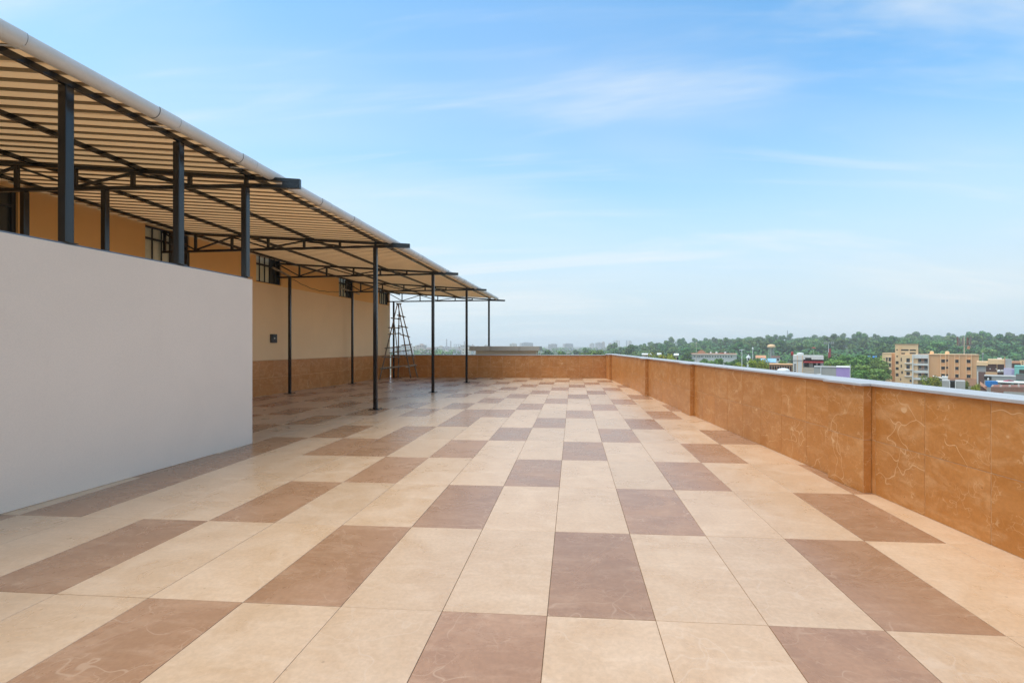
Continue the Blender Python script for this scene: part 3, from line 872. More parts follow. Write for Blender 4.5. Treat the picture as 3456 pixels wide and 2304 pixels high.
# ------------------------------------------------------------------ beyond the terrace: buildings
FD = {}
def facade_thing(name, label, cat, u, d, rz=0.0, group=None):
    p = at(u, CY, d); p.z = terrain_z(p.x, p.y) if terrain_z(p.x, p.y) > -15 else -15.0
    th = math.atan((u - CX) / FOC); o = thing(name, label, cat, p, YAW - th + rz, group); FD[o.name] = (u, d, math.cos(th))
    return o
def fx(o, u): u0, d, c = FD[o.name]; return (u - u0) / FOC * d * c
def fz(o, v): return EYE - (v - CY) / FOC * FD[o.name][1] - o.location.z
def holed(mb, x0, x1, z0, z1, holes, t, y=0.0):
    """front wall with real openings and reveals of depth t"""
    hs = [(max(a, x0), min(b, x1), max(c, z0), min(d, z1)) for a, b, c, d in holes]
    xs = sorted(set([x0, x1] + [v for h in hs for v in h[:2]])); zs = sorted(set([z0, z1] + [v for h in hs for v in h[2:]]))
    for a, b in zip(xs, xs[1:]):
        for c, d in zip(zs, zs[1:]):
            if any(h[0] <= (a + b) / 2 <= h[1] and h[2] <= (c + d) / 2 <= h[3] for h in hs): continue
            mb.quad((a, y, c), (b, y, c), (b, y, d), (a, y, d))
    for a, b, c, d in hs:
        mb.quad((a, y, c), (a, y + t, c), (b, y + t, c), (b, y, c)); mb.quad((a, y, d), (b, y, d), (b, y + t, d), (a, y + t, d))
        mb.quad((a, y, c), (a, y, d), (a, y + t, d), (a, y + t, c)); mb.quad((b, y, c), (b, y + t, c), (b, y + t, d), (b, y, d))
def body(mb, x0, x1, z0, z1, y0, y1):          # sides, back and top of a block whose front is made by holed()
    mb.quad((x0, y0, z0), (x0, y0, z1), (x0, y1, z1), (x0, y1, z0)); mb.quad((x1, y0, z0), (x1, y1, z0), (x1, y1, z1), (x1, y0, z1))
    mb.quad((x0, y1, z0), (x0, y1, z1), (x1, y1, z1), (x1, y1, z0)); mb.quad((x0, y0, z1), (x1, y0, z1), (x1, y1, z1), (x0, y1, z1))
def window(o, x0, x1, z0, z1, y, mat_f, mat_p, bars=1, trans=True, name='window'):
    w_ = .08; m = MB()
    m.box(x0, y - .06, z0, x0 + w_, y, z1); m.box(x1 - w_, y - .06, z0, x1, y, z1); m.box(x0 + w_, y - .06, z0, x1 - w_, y, z0 + w_); m.box(x0 + w_, y - .06, z1 - w_, x1 - w_, y, z1)
    for k in range(1, bars + 1):
        xx = x0 + (x1 - x0) * k / (bars + 1); m.box(xx - .04, y - .05, z0 + w_, xx + .04, y - .01, z1 - w_)
    wo_ = m.build(name, mat_f, o)
    m = MB(); m.box(x0, y + .002, z0, x1, y + .05, z1); m.build('pane', mat_p, wo_)
    return wo_
M['tan'] = stained_plaster('tan_render', (.80, .44, .20), (.62, .33, .14), .85, .25, .25)
M['tan_pale'] = stained_plaster('pale_cream_render', (.90, .60, .32), (.72, .46, .22), .85, .25, .25)
M['white_far'] = stained_plaster('weathered_white', (.78, .75, .68), (.55, .48, .38), .85, .3, .4)
M['glass'] = plain('dark_glass', (.030, .034, .038), .12, .2, .7)
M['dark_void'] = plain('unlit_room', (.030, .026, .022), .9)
M['wood_frame'] = plain('brown_window_frame', (.16, .11, .07), .7)
M['grey_render'] = stained_plaster('grey_cement', (.42, .40, .36), (.25, .22, .19), .9, .4, .5)
M['lilac'] = stained_plaster('lilac_paint', (.47, .33, .62), (.38, .26, .5), .8, .2, .5)
M['lilac_pale'] = stained_plaster('pale_lilac_paint', (.66, .56, .72), (.5, .42, .55), .8, .25, .5)
M['teal'] = stained_plaster('teal_paint', (.25, .60, .50), (.2, .42, .36), .8, .25, .5)
M['brown_wall'] = stained_plaster('brown_paint', (.17, .085, .06), (.10, .06, .045), .85, .3, .5)
M['red'] = plain('red_awning', (.42, .035, .035), .7, .15)
M['magenta'] = plain('magenta_cloth', (.55, .02, .10), .7, .15)
M['blue'] = plain('blue_plastic', (.02, .26, .66), .45, .12)
M['skyblue'] = plain('pale_blue_sheet', (.30, .56, .78), .5, .12)
M['tarp_dark'] = plain('dark_tarpaulin', (.075, .08, .07), .7, .2)
M['brick'] = brick_mat('red_brick', (.30, .11, .06), (.22, .075, .045), (.32, .26, .2), 4)
M['brick_brown'] = brick_mat('brown_brick', (.36, .17, .09), (.27, .12, .07), (.42, .33, .24), 3)
M['steel'] = plain('galvanised_steel', (.36, .35, .33), .5, .1)
M['antenna'] = plain('dull_antenna_casing', (.20, .17, .16), .6, .1)
M['white_paint'] = plain('white_paint', (.80, .80, .77), .5, .06)
M['orange_stucco'] = stained_plaster('orange_stucco', (.62, .30, .16), (.45, .22, .12), .85, .3, .5)

# --- tan apartment block (200 m away)
K = .16156
AX = lambda X: 2940 + X * K
AY = lambda Y: 1120 + Y * K
ap = facade_thing('apartment_block', 'tan five storey apartment block with a taller stair tower and balconies', 'building', 3130, 200)
def ax(X): return fx(ap, AX(X))
def az(Y): return fz(ap, AY(Y))
rows3 = ((545, 628), (668, 752), (808, 888))
DEP = 13.0
# left wing
hl = [(ax(272), ax(308), az(b), az(a)) for a, b in rows3] + [(ax(336), ax(382), az(b), az(a)) for a, b in rows3] + [(ax(214), ax(236), az(1000), az(930)), (ax(374), ax(396), az(1000), az(935))]
mb = MB(); holed(mb, ax(185), ax(400), 0, az(455), hl, .30); body(mb, ax(185), ax(400), 0, az(455), 0, DEP); mb.build('wing_wall', M['tan_pale'], ap)
for h in hl: window(ap, *h, .26, M['wood_frame'], M['glass'])
for a, b in rows3:
    m = MB(); m.box(ax(262), -.35, az(a) + .10, ax(392), .0, az(a) + .22); m.build('sunshade', M['white_far'], ap)
# recessed strip and stair tower
mb = MB(); mb.box(ax(400) + .01, 1.2, 0, ax(480) - .01, DEP - .1, az(445)); mb.build('recess_wall', M['tan'], ap)
ht = [(ax(494), ax(558), az(683), az(618)), (ax(494), ax(558), az(808), az(748)), (ax(494), ax(558), az(948), az(878)), (ax(505), ax(543), az(395), az(357)), (ax(503), ax(548), az(545), az(487)), (ax(612), ax(776), az(396), az(364)), (ax(800), ax(936), az(398), az(368)), (ax(615), ax(700), az(466), az(440)), (ax(800), ax(930), az(462), az(432))]
mb = MB(); holed(mb, ax(480), ax(975), 0, az(265), ht, .35, -.8); body(mb, ax(480), ax(975), 0, az(265), -.8, DEP - 3); mb.build('tower_wall', M['tan_pale'], ap)
for k, h in enumerate(ht):
    if k < 3: window(ap, *h, -.50, M['wood_frame'], M['glass'])
    else:
        m = MB(); m.box(h[0], -.47, h[2], h[1], -.42, h[3]); m.build('louvre_opening', M['dark_void'], ap)
for k in (3, 4):
    h = ht[k]; m = MB(); cxx, czz, rr = (h[0] + h[1]) / 2, (h[2] + h[3]) / 2, (h[1] - h[0]) / 2
    n = 20
    for i in range(n):
        t0, t1 = 2 * math.pi * i / n, 2 * math.pi * (i + 1) / n
        def sq(t): 
            c_, s_ = math.cos(t), math.sin(t); f_ = rr * 1.0 / max(abs(c_), abs(s_)); return (cxx + c_ * f_, -.803, czz + s_ * f_ * (h[3] - h[2]) / (h[1] - h[0]))
        def ci(t): return (cxx + math.cos(t) * rr * .92, -.803, czz + math.sin(t) * rr * .92)
        m.quad(ci(t0), ci(t1), sq(t1), sq(t0))
    m.build('round_opening_rim', M['tan_pale'], ap)
m = MB(); m.box(ax(470), -1.0, az(265), ax(985), DEP - 2.8, az(255)); m.build('tower_coping', M['tan'], ap)
m = MB(); m.box(ax(575), -1.25, 0, ax(592), -.802, az(300)); m.build('tower_fin', M['tan_pale'], ap)
# side bay between tower shaft and balconies: part of the tower front, windows with shades
hb = [(ax(728), ax(806), az(640), az(553)), (ax(728), ax(806), az(778), az(690)), (ax(728), ax(806), az(915), az(842)), (ax(604), ax(632), az(622), az(545)), (ax(604), ax(632), az(755), az(688)), (ax(616), ax(656), az(888), az(828)), (ax(580), ax(616), az(1035), az(980)), (ax(800), ax(842), az(1055), az(1003))]
mb = MB(); holed(mb, ax(594), ax(880), 0, az(478), hb, .35, -1.3); body(mb, ax(594), ax(880), 0, az(478), -1.3, -.81); mb.build('bay_wall', M['tan_pale'], ap)
for h in hb: window(ap, *h, -1.0, M['wood_frame'], M['glass'])
for z in (640, 778, 915):
    m = MB(); m.box(ax(690), -1.75, az(z + 28), ax(850), -1.302, az(z + 8)); m.build('window_ledge', M['white_far'], ap)
m = MB(); m.box(ax(852), -1.8, 0, ax(882), -1.303, az(470)); m.build('drain_shaft', M['white_far'], ap)
# balcony bay
mb = MB(); mb.box(ax(975) + .01, 1.6, 0, ax(1200) - .01, DEP - .2, az(470)); mb.build('balcony_back_wall', M['tan'], ap)
for z0, z1 in ((470, 552), (660, 700), (805, 858), (955, 1003)):
    m = MB(); m.box(ax(880) + .02, -1.2, az(z1), ax(1198), 1.6, az(z0)); m.build('balcony_slab', M['white_far'], ap)
for a, b in ((560, 660), (705, 800), (862, 952)):
    window(ap, ax(985), ax(1045), az(b - 25), az(a + 4), 1.58, M['wood_frame'], M['glass'])
    window(ap, ax(1110), ax(1180), az(b - 4), az(a + 4), 1.58, M['wood_frame'], M['glass'])
    m = MB(); m.box(ax(1050), 1.4, az(b), ax(1100), 1.58, az(a)); m.build('balcony_door', M['orange_stucco'], ap)
    m = MB()
    m.box(ax(975), -1.1, az(b - 36), ax(1190), -1.04, az(b - 39))
    for i in range(11):
        xx = ax(980 + i * 20); m.box(xx, -1.09, az(b), xx + .05, -1.05, az(b - 37))
    m.build('balcony_railing', M['white_far'], ap)
m = MB(); m.box(ax(1186), -1.25, 0, ax(1200), 1.5, az(470)); m.build('balcony_pier', M['white_far'], ap)
# right wing with window strips
rr_ = ((568, 634), (714, 778), (866, 932))
STR = ((1462, 1535), (1742, 1805), (1966, 2036))
hr = [(ax(a), ax(b), az(d), az(c)) for a, b in STR for c, d in rr_] + [(ax(1562), ax(1600), az(d - 20), az(c)) for c, d in rr_]
mb = MB(); holed(mb, ax(1200) + .01, ax(2200), 0, az(470), hr, .35); body(mb, ax(1200) + .01, ax(2200), 0, az(470), 0, DEP); mb.build('right_wing_wall', M['tan'], ap)
for h in hr: window(ap, *h, .28, M['wood_frame'], M['glass'])
for a, b in ((1440, 1456), (1540, 1556), (1606, 1620), (1724, 1738), (1812, 1828), (1946, 1960), (2044, 2060), (1200, 1214)):
    m = MB(); m.box(ax(a), -.55, az(935), ax(b), -.002, az(475)); m.build('facade_fin', M['tan_pale'], ap)
for a, b in STR:
    for c, d in rr_:
        m = MB(); m.box(ax(a) - .1, -.6, az(c) + .12, ax(b) + .1, -.003, az(c) + .26); m.build('sunshade', M['tan_pale'], ap)
m = MB(); m.box(ax(1195), -.4, az(470), ax(2205), DEP + .1, az(463)); m.build('roof_coping', M['tan_pale'], ap)
m = MB(); m.box(ax(1210), -.25, 0, ax(2195), -.003, az(945)); m.build('plinth', M['orange_stucco'], ap)
m = MB(); m.box(ax(180), -.15, az(455), ax(402), DEP, az(449)); m.build('roof_coping', M['tan_pale'], ap)
for X in (1270, 1590): 
    m = MB(); m.lathe((ax(X), 5, az(463)), ((.0, 0), (.7, 0), (.7, 1.0), (.3, 1.25), (0, 1.25)), 12); m.build('roof_tank', M['tan_pale'], ap)

# --- phone mast standing on the block's roof
pm = thing('phone_mast', 'steel phone mast ringed with panel antennas above the apartment block roof', 'mast', at(AX(1945), AY(463), 204), YAW)
def mz(Y): return fz(ap, AY(Y)) - (pm.location.z - ap.location.z)
mb = MB(); mb.tube((0, 0, 0), (0, 0, 7.6), .20, .12, 8); mb.build('pole', M['cream_wall'], pm)
mb = MB()
for z in (3.6, 5.4):
    for i in range(12):
        t0, t1 = 2 * math.pi * i / 12, 2 * math.pi * (i + 1) / 12
        mb.tube((2.0 * math.cos(t0), 2.0 * math.sin(t0), z), (2.0 * math.cos(t1), 2.0 * math.sin(t1), z), .06, .06, 5)
    for i in range(4):
        t0 = math.pi / 2 * i + .3; mb.tube((0, 0, z), (2.0 * math.cos(t0), 2.0 * math.sin(t0), z), .06, .06, 5)
mb.build('antenna_ring', M['steel'], pm)
for i in range(9):
    t = 2 * math.pi * i / 9 + .2; x, y = 2.15 * math.cos(t), 2.15 * math.sin(t); l = random.uniform(2.9, 3.7)
    mb = MB(); mb.bar((x, y, 3.9), (x * 1.02, y * 1.02, 3.9 + l), .46, .22, up=(-math.sin(t), math.cos(t), 0)); mb.build('panel_antenna', M['antenna'] if i % 3 else M['brown_wall'], pm)
for t in (5.1, 5.6):
    mb = MB(); c_ = Vector((1.4 * math.cos(t), 1.4 * math.sin(t), 2.6 + (t - 5.1))); mb.tube(c_, c_ + Vector((0, -.35, 0)), .5, .5, 14); mb.build('dish_antenna', M['orange_stucco'], pm)

# --- white house with the red awning
B2 = .17007
BX = lambda X: 2560 + X * B2
BY = lambda Y: 1120 + Y * B2
wh = facade_thing('white_house', 'white flat roofed house with a red awning over its open terrace', 'house', 2727, 130)
def hx(X): return fx(wh, BX(X))
def hz(Y): return fz(wh, BY(Y))
hol = [(hx(700), hx(742), hz(a + 26), hz(a)) for a in (640, 682, 724, 768)]
mb = MB(); holed(mb, hx(680), hx(880), 0, hz(462), hol, .2); body(mb, hx(680), hx(880), 0, hz(462), 0, 8); mb.build('tower_wall', M['white_far'], wh)
for h in hol: window(wh, *h, .16, M['wood_frame'], M['glass'], 0)
for X in (762, 866):
    m = MB(); m.box(hx(X), -.06, 0, hx(X + 12), -.003, hz(470)); m.build('pilaster', M['tan_pale'], wh)
m = MB(); m.box(hx(676), -.12, hz(572), hx(884), -.063, hz(558)); m.build('string_course', M['grey_render'], wh)
mb = MB(); mb.box(hx(880) + .01, 2.2, 0, hx(1285), 8, hz(470)); mb.build('back_wall', M['white_far'], wh)
mb = MB(); mb.box(hx(880) + .01, -.3, 0, hx(1100), 2.19, hz(702)); mb.build('terrace_front', M['cream_wall'], wh)
for i in range(2):
    m = MB(); m.box(hx(920), -.36, hz(830 - i * 30), hx(1090), -.302, hz(822 - i * 30)); m.build('moulding', M['white_far'], wh)
m = MB(); m.box(hx(905), 2.12, hz(700), hx(1000), 2.195, hz(612)); m.build('terrace_screen', M['tarp_dark'], wh)
m = MB(); m.box(hx(1085), 2.12, hz(712), hx(1230), 2.195, hz(606)); m.build('terrace_doorway', M['dark_void'], wh)
m = MB(); m.box(hx(1142), 1.9, hz(662), hx(1178), 2.1, hz(615)); m.build('white_drum', M['white_paint'], wh)
mb = MB()
nseg = 13
for i in range(nseg):
    a, b = hx(890 + (1285 - 890) * i / nseg), hx(890 + (1285 - 890) * (i + 1) / nseg); c = (a + b) / 2; dz = .05
    mb.quad((a, -.6, hz(598)), (c, -.62, hz(598) + dz), (c, 2.2, hz(556) + dz), (a, 2.2, hz(556))); mb.quad((c, -.62, hz(598) + dz), (b, -.6, hz(598)), (b, 2.2, hz(556)), (c, 2.2, hz(556) + dz))
    mb.quad((a, -.6, hz(612)), (b, -.6, hz(612)), (b, -.6, hz(598)), (a, -.6, hz(598)))
mb.build('awning', M['red'], wh)
for X in (895, 1280):
    m = MB(); m.tube((hx(X), -.5, hz(705) if X < 1100 else 0), (hx(X), -.5, hz(600)), .05, .05, 6); m.build('awning_post', M['steel'], wh)
m = MB(); m.box(hx(876), -.05, hz(545), hx(1288), 2.25, hz(466)); m.build('roof_parapet', M['white_far'], wh)
m = MB(); m.box(hx(925), -.08, hz(545), hx(1050), -.053, hz(510)); m.build('parapet_opening', M['dark_void'], wh)
tk = MB(); tk.lathe((0, 0, 0), ((0, 0), (.82, 0), (.86, .5), (.80, .62), (.25, .75), (0, .75)), 16)
o = tk.build('water_tank', M['white_paint'], loc=at(BX(828), BY(463), 132), smooth=True); tag(o, 'white round water tank on the flat roof of the red awning house', 'water tank')
tk = MB(); tk.lathe((0, 0, 0), ((0, 0), (.30, 0), (.34, .5), (.30, 1.0), (.12, 1.15), (0, 1.15)), 12)
o = tk.build('water_tank', M['red'], loc=at(BX(668), BY(470), 132.5), smooth=True); tag(o, 'narrow red water tank at the edge of the white house roof', 'water tank')
# grey and lilac annexes in front
gx = facade_thing('grey_annex', 'low grey cement annex with a white drain pipe beside the lilac wall', 'house', 2784, 112)
mb = MB(); mb.box(fx(gx, BX(1100)), 0, 0, fx(gx, BX(1538)), 6, fz(gx, BY(700))); mb.build('annex_wall', M['grey_render'], gx)
m = MB(); m.box(fx(gx, BX(1095)), -.1, fz(gx, BY(700)), fx(gx, BX(1538)), 6.1, fz(gx, BY(692))); m.build('annex_coping', M['grey_render'], gx)
m = MB(); X = fx(gx, BX(1238)); m.tube((X, -.1, 1.2), (X, -.1, fz(gx, BY(700))), .10, .10, 8); m.tube((X, -.1, fz(gx, BY(840))), (X - .9, -.1, fz(gx, BY(850))), .1, .1, 8); m.build('drain_pipe', M['white_paint'], gx)
lx = facade_thing('lilac_house', 'plain lilac painted block with a white corner pole', 'house', 2846, 110)
mb = MB(); mb.box(fx(lx, BX(1540)), 0, 0, fx(lx, BX(1822)), 7, fz(lx, BY(705))); mb.build('house_wall', M['lilac'], lx)
m = MB(); m.box(fx(lx, BX(1536)), -.12, fz(lx, BY(705)), fx(lx, BX(1826)), 7.1, fz(lx, BY(694))); m.build('roof_slab', M['white_far'], lx)
m = MB(); m.tube((fx(lx, BX(1817)), -.2, 0), (fx(lx, BX(1817)), -.2, fz(lx, BY(640))), .06, .06, 8); m.build('corner_pole', M['white_paint'], lx)
m = MB(); m.bar((fx(lx, BX(1660)), -.05, fz(lx, BY(712))), (fx(lx, BX(1745)), -.05, fz(lx, BY(875))), .02, .06); m.build('slanting_cable', M['lilac'], lx)

# --- brick shell building and the white dome before it
bk = facade_thing('brick_shell', 'unplastered brown brick building with a row of open arches', 'building', 2640, 122)
hs = []
x = 225
for i in range(9):
    hs.append((fx(bk, BX(x)), fx(bk, BX(x + 28)), fz(bk, BY(770)), fz(bk, BY(672)))); x += 50
mb = MB(); holed(mb, fx(bk, BX(212)), fx(bk, BX(676)), 0, fz(bk, BY(648)), hs, .5); body(mb, fx(bk, BX(212)), fx(bk, BX(676)), 0, fz(bk, BY(648)), 0, 6); mb.build('brick_wall', M['brick_brown'], bk)
for h in hs:
    m = MB(); m.box(h[0], .5, h[2], h[1], .56, h[3]); m.build('arch_opening', M['dark_void'], bk)
    m = MB(); rr = (h[1] - h[0]) / 2; cxm = (h[0] + h[1]) / 2; zt = h[3]
    for i in range(6):
        t0, t1 = math.pi * i / 6, math.pi * (i + 1) / 6
        m.quad((cxm + rr * math.cos(t0), -.01, zt - rr + rr * math.sin(t0)), (cxm + rr * 1.0 * math.cos(t0) * 1.25, -.01, zt - rr + rr * 1.25 * math.sin(t0)), (cxm + rr * 1.25 * math.cos(t1), -.01, zt - rr + rr * 1.25 * math.sin(t1)), (cxm + rr * math.cos(t1), -.01, zt - rr + rr * math.sin(t1)))
    m.build('arch_ring', M['tan'], bk)
m = MB(); m.box(fx(bk, BX(208)), -.15, fz(bk, BY(648)), fx(bk, BX(680)), 6.1, fz(bk, BY(640))); m.build('roof_ledge', M['tan'], bk)
dm = MB(); dm.lathe((0, 0, 0), ((1.32, -6.5), (1.32, .15), (1.22, .45), (.85, .66), (.35, .76), (0, .78)), 20)
p = at(BX(495), BY(782), 108); o = dm.build('white_dome', M['white_paint'], loc=p, smooth=True); tag(o, 'white domed drum in front of the brown brick arches', 'dome')

# --- long white school and small things around it
C4 = .17857
CX4 = lambda X: 2280 + X * C4
CY4 = lambda Y: 1100 + Y * C4
sw = facade_thing('white_school', 'long low white building with a pink roof edge behind the trees', 'building', 2404, 330)
def sx(X): return fx(sw, CX4(X))
def sz(Y): return fz(sw, CY4(Y))
hw = [(sx(X), sx(X + 22), sz(592), sz(560)) for X in (340, 372, 408, 440, 475, 505, 560, 600, 640, 690, 740, 790, 840, 890, 940, 990, 1040)]
mb = MB(); holed(mb, sx(300), sx(1150), 0, sz(540), hw, .4); body(mb, sx(300), sx(1150), 0, sz(540), 0, 10); mb.build('long_wall', M['white_far'], sw)
for h in hw: window(sw, *h, .35, M['white_paint'], M['glass'])
m = MB(); m.box(sx(245), -1.5, sz(540), sx(1155), 10.5, sz(528)); m.build('roof_slab', M['white_far'], sw)
m = MB(); m.box(sx(250), -1.3, sz(528), sx(1150), 10.4, sz(518)); m.build('roof_edge', M['orange_stucco'], sw)
m = MB()
for i in range(9):
    a = sx(415 + i * 16); hgt = (.9 + 1.6 * math.sin(math.pi * (i + .5) / 9)); m.box(a, 2, sz(518), a + .42, 3, sz(518) + hgt)
m.box(sx(412), 1.8, sz(518) + .8, sx(562), 3.2, sz(518) + 1.1); m.build('roof_pavilion', M['orange_stucco'], sw)
for X, w_ in ((665, .55), (775, .7), (940, .7)):
    m = MB(); m.lathe((sx(X), 4, sz(518)), ((0, 0), (w_, 0), (w_, .8), (w_ * .4, 1.1), (0, 1.1)), 10); m.build('roof_tank', M['white_paint'], sw)
m = MB(); m.box(sx(830), 1, sz(518), sx(915), 3, sz(505)); m.build('roof_awning', M['red'], sw)

def pole(u, v0, v1, d, r, mat, label, name='lamp_pole', cat='pole', top=None, base_to_ground=True):
    p0 = at(u, v1, d); p1 = at(u, v0, d); gz = terrain_z(p0.x, p0.y) if base_to_ground else p0.z
    e = thing(name, label, cat, (p0.x, p0.y, gz), YAW)
    h = p1.z - gz
    mb = MB(); mb.tube((0, 0, 0), (0, 0, h), r, r * .6, 8); mb.build('shaft', mat, e)
    if top == 'lamp':
        mb = MB(); mb.bar((-r * 5, 0, h), (r * 5, 0, h + r), r * 1.4, r * 1.2); mb.build('lamp_arm', mat, e)
    if top == 'cap':
        mb = MB(); mb.lathe((0, 0, h), ((r * 1.6, -r), (r * 1.9, r), (r * 1.2, r * 3), (0, r * 4)), 10); mb.build('cap', mat, e, smooth=True)
    if top == 'shade':
        mb = MB(); mb.lathe((0, 0, h), ((r * 16, -r * 3), (r * 12, r * 1), (r * 3, r * 3.5), (0, r * 4)), 10); mb.build('shade', M['red'], e, smooth=True)
    return e
pole(CX4(1254), CY4(455), CY4(680), 150, .16, M['white_paint'], 'thick white pole standing among the trees by the school', top='lamp')
pole(CX4(1459), CY4(432), CY4(600), 210, .19, M['white_paint'], 'white post with a rounded cap beside the small white shrine', top='cap')
pole(CX4(392), CY4(325), CY4(515), 320, .20, M['cream_wall'], 'thin yellowish pole rising behind the long white school', top='cap')
pole(BX(1755), BY(310), BY(440), 330, .20, M['steel'], 'thin grey pole in front of the wooded hill', top='lamp')
pole(BX(1095), BY(312), BY(460), 134, .035, M['steel'], 'thin rod with a red shade on the white house roof', top='shade', base_to_ground=False)
pole(3260 + 560 * .10203, 1180 + 150 * .10203, 1180 + 380 * .10203, 260, .22, M['steel'], 'grey pole behind the cream house beside the apartment block', top='cap')
sr = facade_thing('small_shrine', 'small white shrine with a pointed roof in the trees', 'shrine', CX4(1378), 170)
zt = fz(sr, CY4(600)); wd = .55
mb = MB(); mb.box(-wd, -wd, 0, wd, wd, zt); mb.build('shrine_wall', M['white_paint'], sr)
mb = MB(); mb.lathe((0, 0, zt), ((wd * 1.6, 0), (wd * 1.2, .35), (wd * .6, .7), (0, 1.35)), 4); mb.build('shrine_roof', M['white_paint'], sr)
mb = MB(); mb.box(-.25, -wd - .02, zt - .8, .25, -wd - .002, zt - .15); mb.build('shrine_door', M['dark_void'], sr)
# --- water tower
wtw = thing('water_tower', 'cream water tower on tall legs in front of the wooded hill', 'water tower', ground_at(BX(255), 345), YAW)
def tz(Y): return EYE - (BY(Y) - CY) / FOC * 345 - wtw.location.z
k_ = B2 / FOC * 345
mb = MB(); mb.lathe((0, 0, 0), ((0, tz(312)), (72 * k_, tz(308)), (74 * k_, tz(280)), (60 * k_, tz(255)), (20 * k_, tz(245)), (0, tz(244))), 18); mb.build('tank', M['tan_pale'], wtw)
for i in range(4):
    t = math.pi / 4 + i * math.pi / 2; r_ = 46 * k_
    mb = MB(); mb.tube((r_ * 1.1 * math.cos(t), r_ * 1.1 * math.sin(t), 0), (r_ * .9 * math.cos(t), r_ * .9 * math.sin(t), tz(312)), .32, .28, 8); mb.build('leg', M['grey_render'], wtw)
mb = MB()
for Y in (400, 350):
    for i in range(4):
        t0, t1 = math.pi / 4 + i * math.pi / 2, math.pi / 4 + (i + 1) * math.pi / 2; r_ = 46 * k_
        mb.tube((r_ * math.cos(t0), r_ * math.sin(t0), tz(Y)), (r_ * math.cos(t1), r_ * math.sin(t1), tz(Y)), .14, .14, 6)
mb.build('brace', M['grey_render'], wtw)
mb = MB(); mb.tube((0, 0, 0), (0, 0, tz(312)), .4, .4, 8); mb.build('riser_pipe', M['grey_render'], wtw)
# --- blue roofed shed and pink roofed sheds
def shed(label, X0_, X1_, Yt, Yr, Yb, d, roof, wall, zx=(BX, BY), name='gabled_shed', grp=None):
    fX, fY = zx; u = (fX(X0_) + fX(X1_)) / 2
    s_ = facade_thing(name, label, 'shed', u, d, 0, grp)
    a, b = fx(s_, fX(X0_)), fx(s_, fX(X1_)); zr, ze = fz(s_, fY(Yt)), fz(s_, fY(Yr))
    dp = max(3.0, min(8.0, (b - a) * .8))
    mb = MB(); mb.box(a + .2, .25, 0, b - .2, dp, ze); mb.build('shed_wall', wall, s_)
    mb = MB(); t = .08
    mb.hexa([(a, -.3, ze), (b, -.3, ze), (b, dp / 2, zr), (a, dp / 2, zr), (a, -.3, ze + t), (b, -.3, ze + t), (b, dp / 2, zr + t), (a, dp / 2, zr + t)])
    mb.hexa([(a, dp / 2 + .002, zr), (b, dp / 2 + .002, zr), (b, dp + .3, ze), (a, dp + .3, ze), (a, dp / 2 + .002, zr + t), (b, dp / 2 + .002, zr + t), (b, dp + .3, ze + t), (a, dp + .3, ze + t)])
    mb.build('roof', roof, s_)
    n = max(2, int((b - a) / 3))
    for i in range(n):
        xx = a + (b - a) * (i + .5) / n; w_ = min(.5, (b - a) / n * .3)
        m = MB(); m.box(xx - w_, .17, ze * .96 - 1.4, xx + w_, .248, ze * .96 - .3); m.build('window', M['glass'], s_)
    return s_
shed('long shed with a pale blue sheet roof below the water tower', 40, 350, 532, 600, 660, 250, M['skyblue'], M['white_far'])
shed('low pinkish roofed shed left of the water tower', -60, 150, 468, 520, 640, 262, M['orange_stucco'], M['white_far'])
shed('low brown roofed shed right of the water tower', 252, 430, 478, 505, 640, 268, M['brown_wall'], M['white_far'])
shed('shed under a bright blue sheet roof behind the grove', 2150, 2345, 480, 535, 640, 235, M['blue'], M['white_far'])
A5 = (lambda X: 1980 + X * .16156, lambda Y: 1110 + Y * .16156)
shed('white flat sheet roof among the woodland trees', 1150, 1365, 512, 538, 600, 195, M['white_paint'], M['cream_wall'], A5)
shed('small white hut showing just above the bright yellow-green tree', 1470, 1560, 505, 540, 600, 190, M['white_paint'], M['cream_wall'], A5)
shed('tiny white roof at the foot of the long white school', 1820, 1925, 515, 550, 600, 200, M['white_paint'], M['cream_wall'], A5)
# --- pillar mast in red, white and green, hill house and lattice mast
rm = thing('antenna_pillar', 'tall red and green pillar mast carrying antennas over the trees', 'mast', ground_at(BX(1410), 300), YAW)
def rz_(Y): return EYE - (BY(Y) - CY) / FOC * 300 - rm.location.z
kk3 = B2 / FOC * 300
for a, b, mt in ((440, 330, 'red'), (330, 250, 'teal_dark'), ):
    if mt == 'teal_dark': M['teal_dark'] = plain('dark_green_paint', (.02, .09, .06), .6)
mb = MB(); mb.tube((0, 0, 0), (0, 0, rz_(330)), 26 * kk3, 24 * kk3, 10); mb.build('lower_shaft', M['red'], rm)
mb = MB(); mb.tube((0, 0, rz_(330) + .005), (0, 0, rz_(235)), 24 * kk3, 22 * kk3, 10); mb.build('upper_shaft', M['teal_dark'], rm)
mb = MB(); mb.tube((-.75, -.2, rz_(405)), (-.75, -.2, rz_(245)), .16, .16, 6); mb.build('cable_tray', M['white_paint'], rm)
mb = MB(); mb.bar((-100 * kk3, 0, rz_(232)), (80 * kk3, 0, rz_(228)), .3, .3); mb.build('antenna_arm', M['steel'], rm)
for X in (-100, -60, -10, 40, 78):
    mb = MB(); mb.bar((X * kk3, 0, rz_(240)), (X * kk3, 0, rz_(195)), .5, .3); mb.build('panel_antenna', M['steel'], rm)
hh = facade_thing('hill_house', 'white house with a sloped roof on top of the wooded hill', 'house', CX4(1970), 830)
zt = fz(hh, CY4(285)); a, b = fx(hh, CX4(1880)), fx(hh, CX4(2062))
mb = MB(); mb.box(a, 0, -4, b, 10, zt); mb.build('house_wall', M['white_far'], hh)
mb = MB(); zr = fz(hh, CY4(248)); m0 = (a + b) / 2 + 1
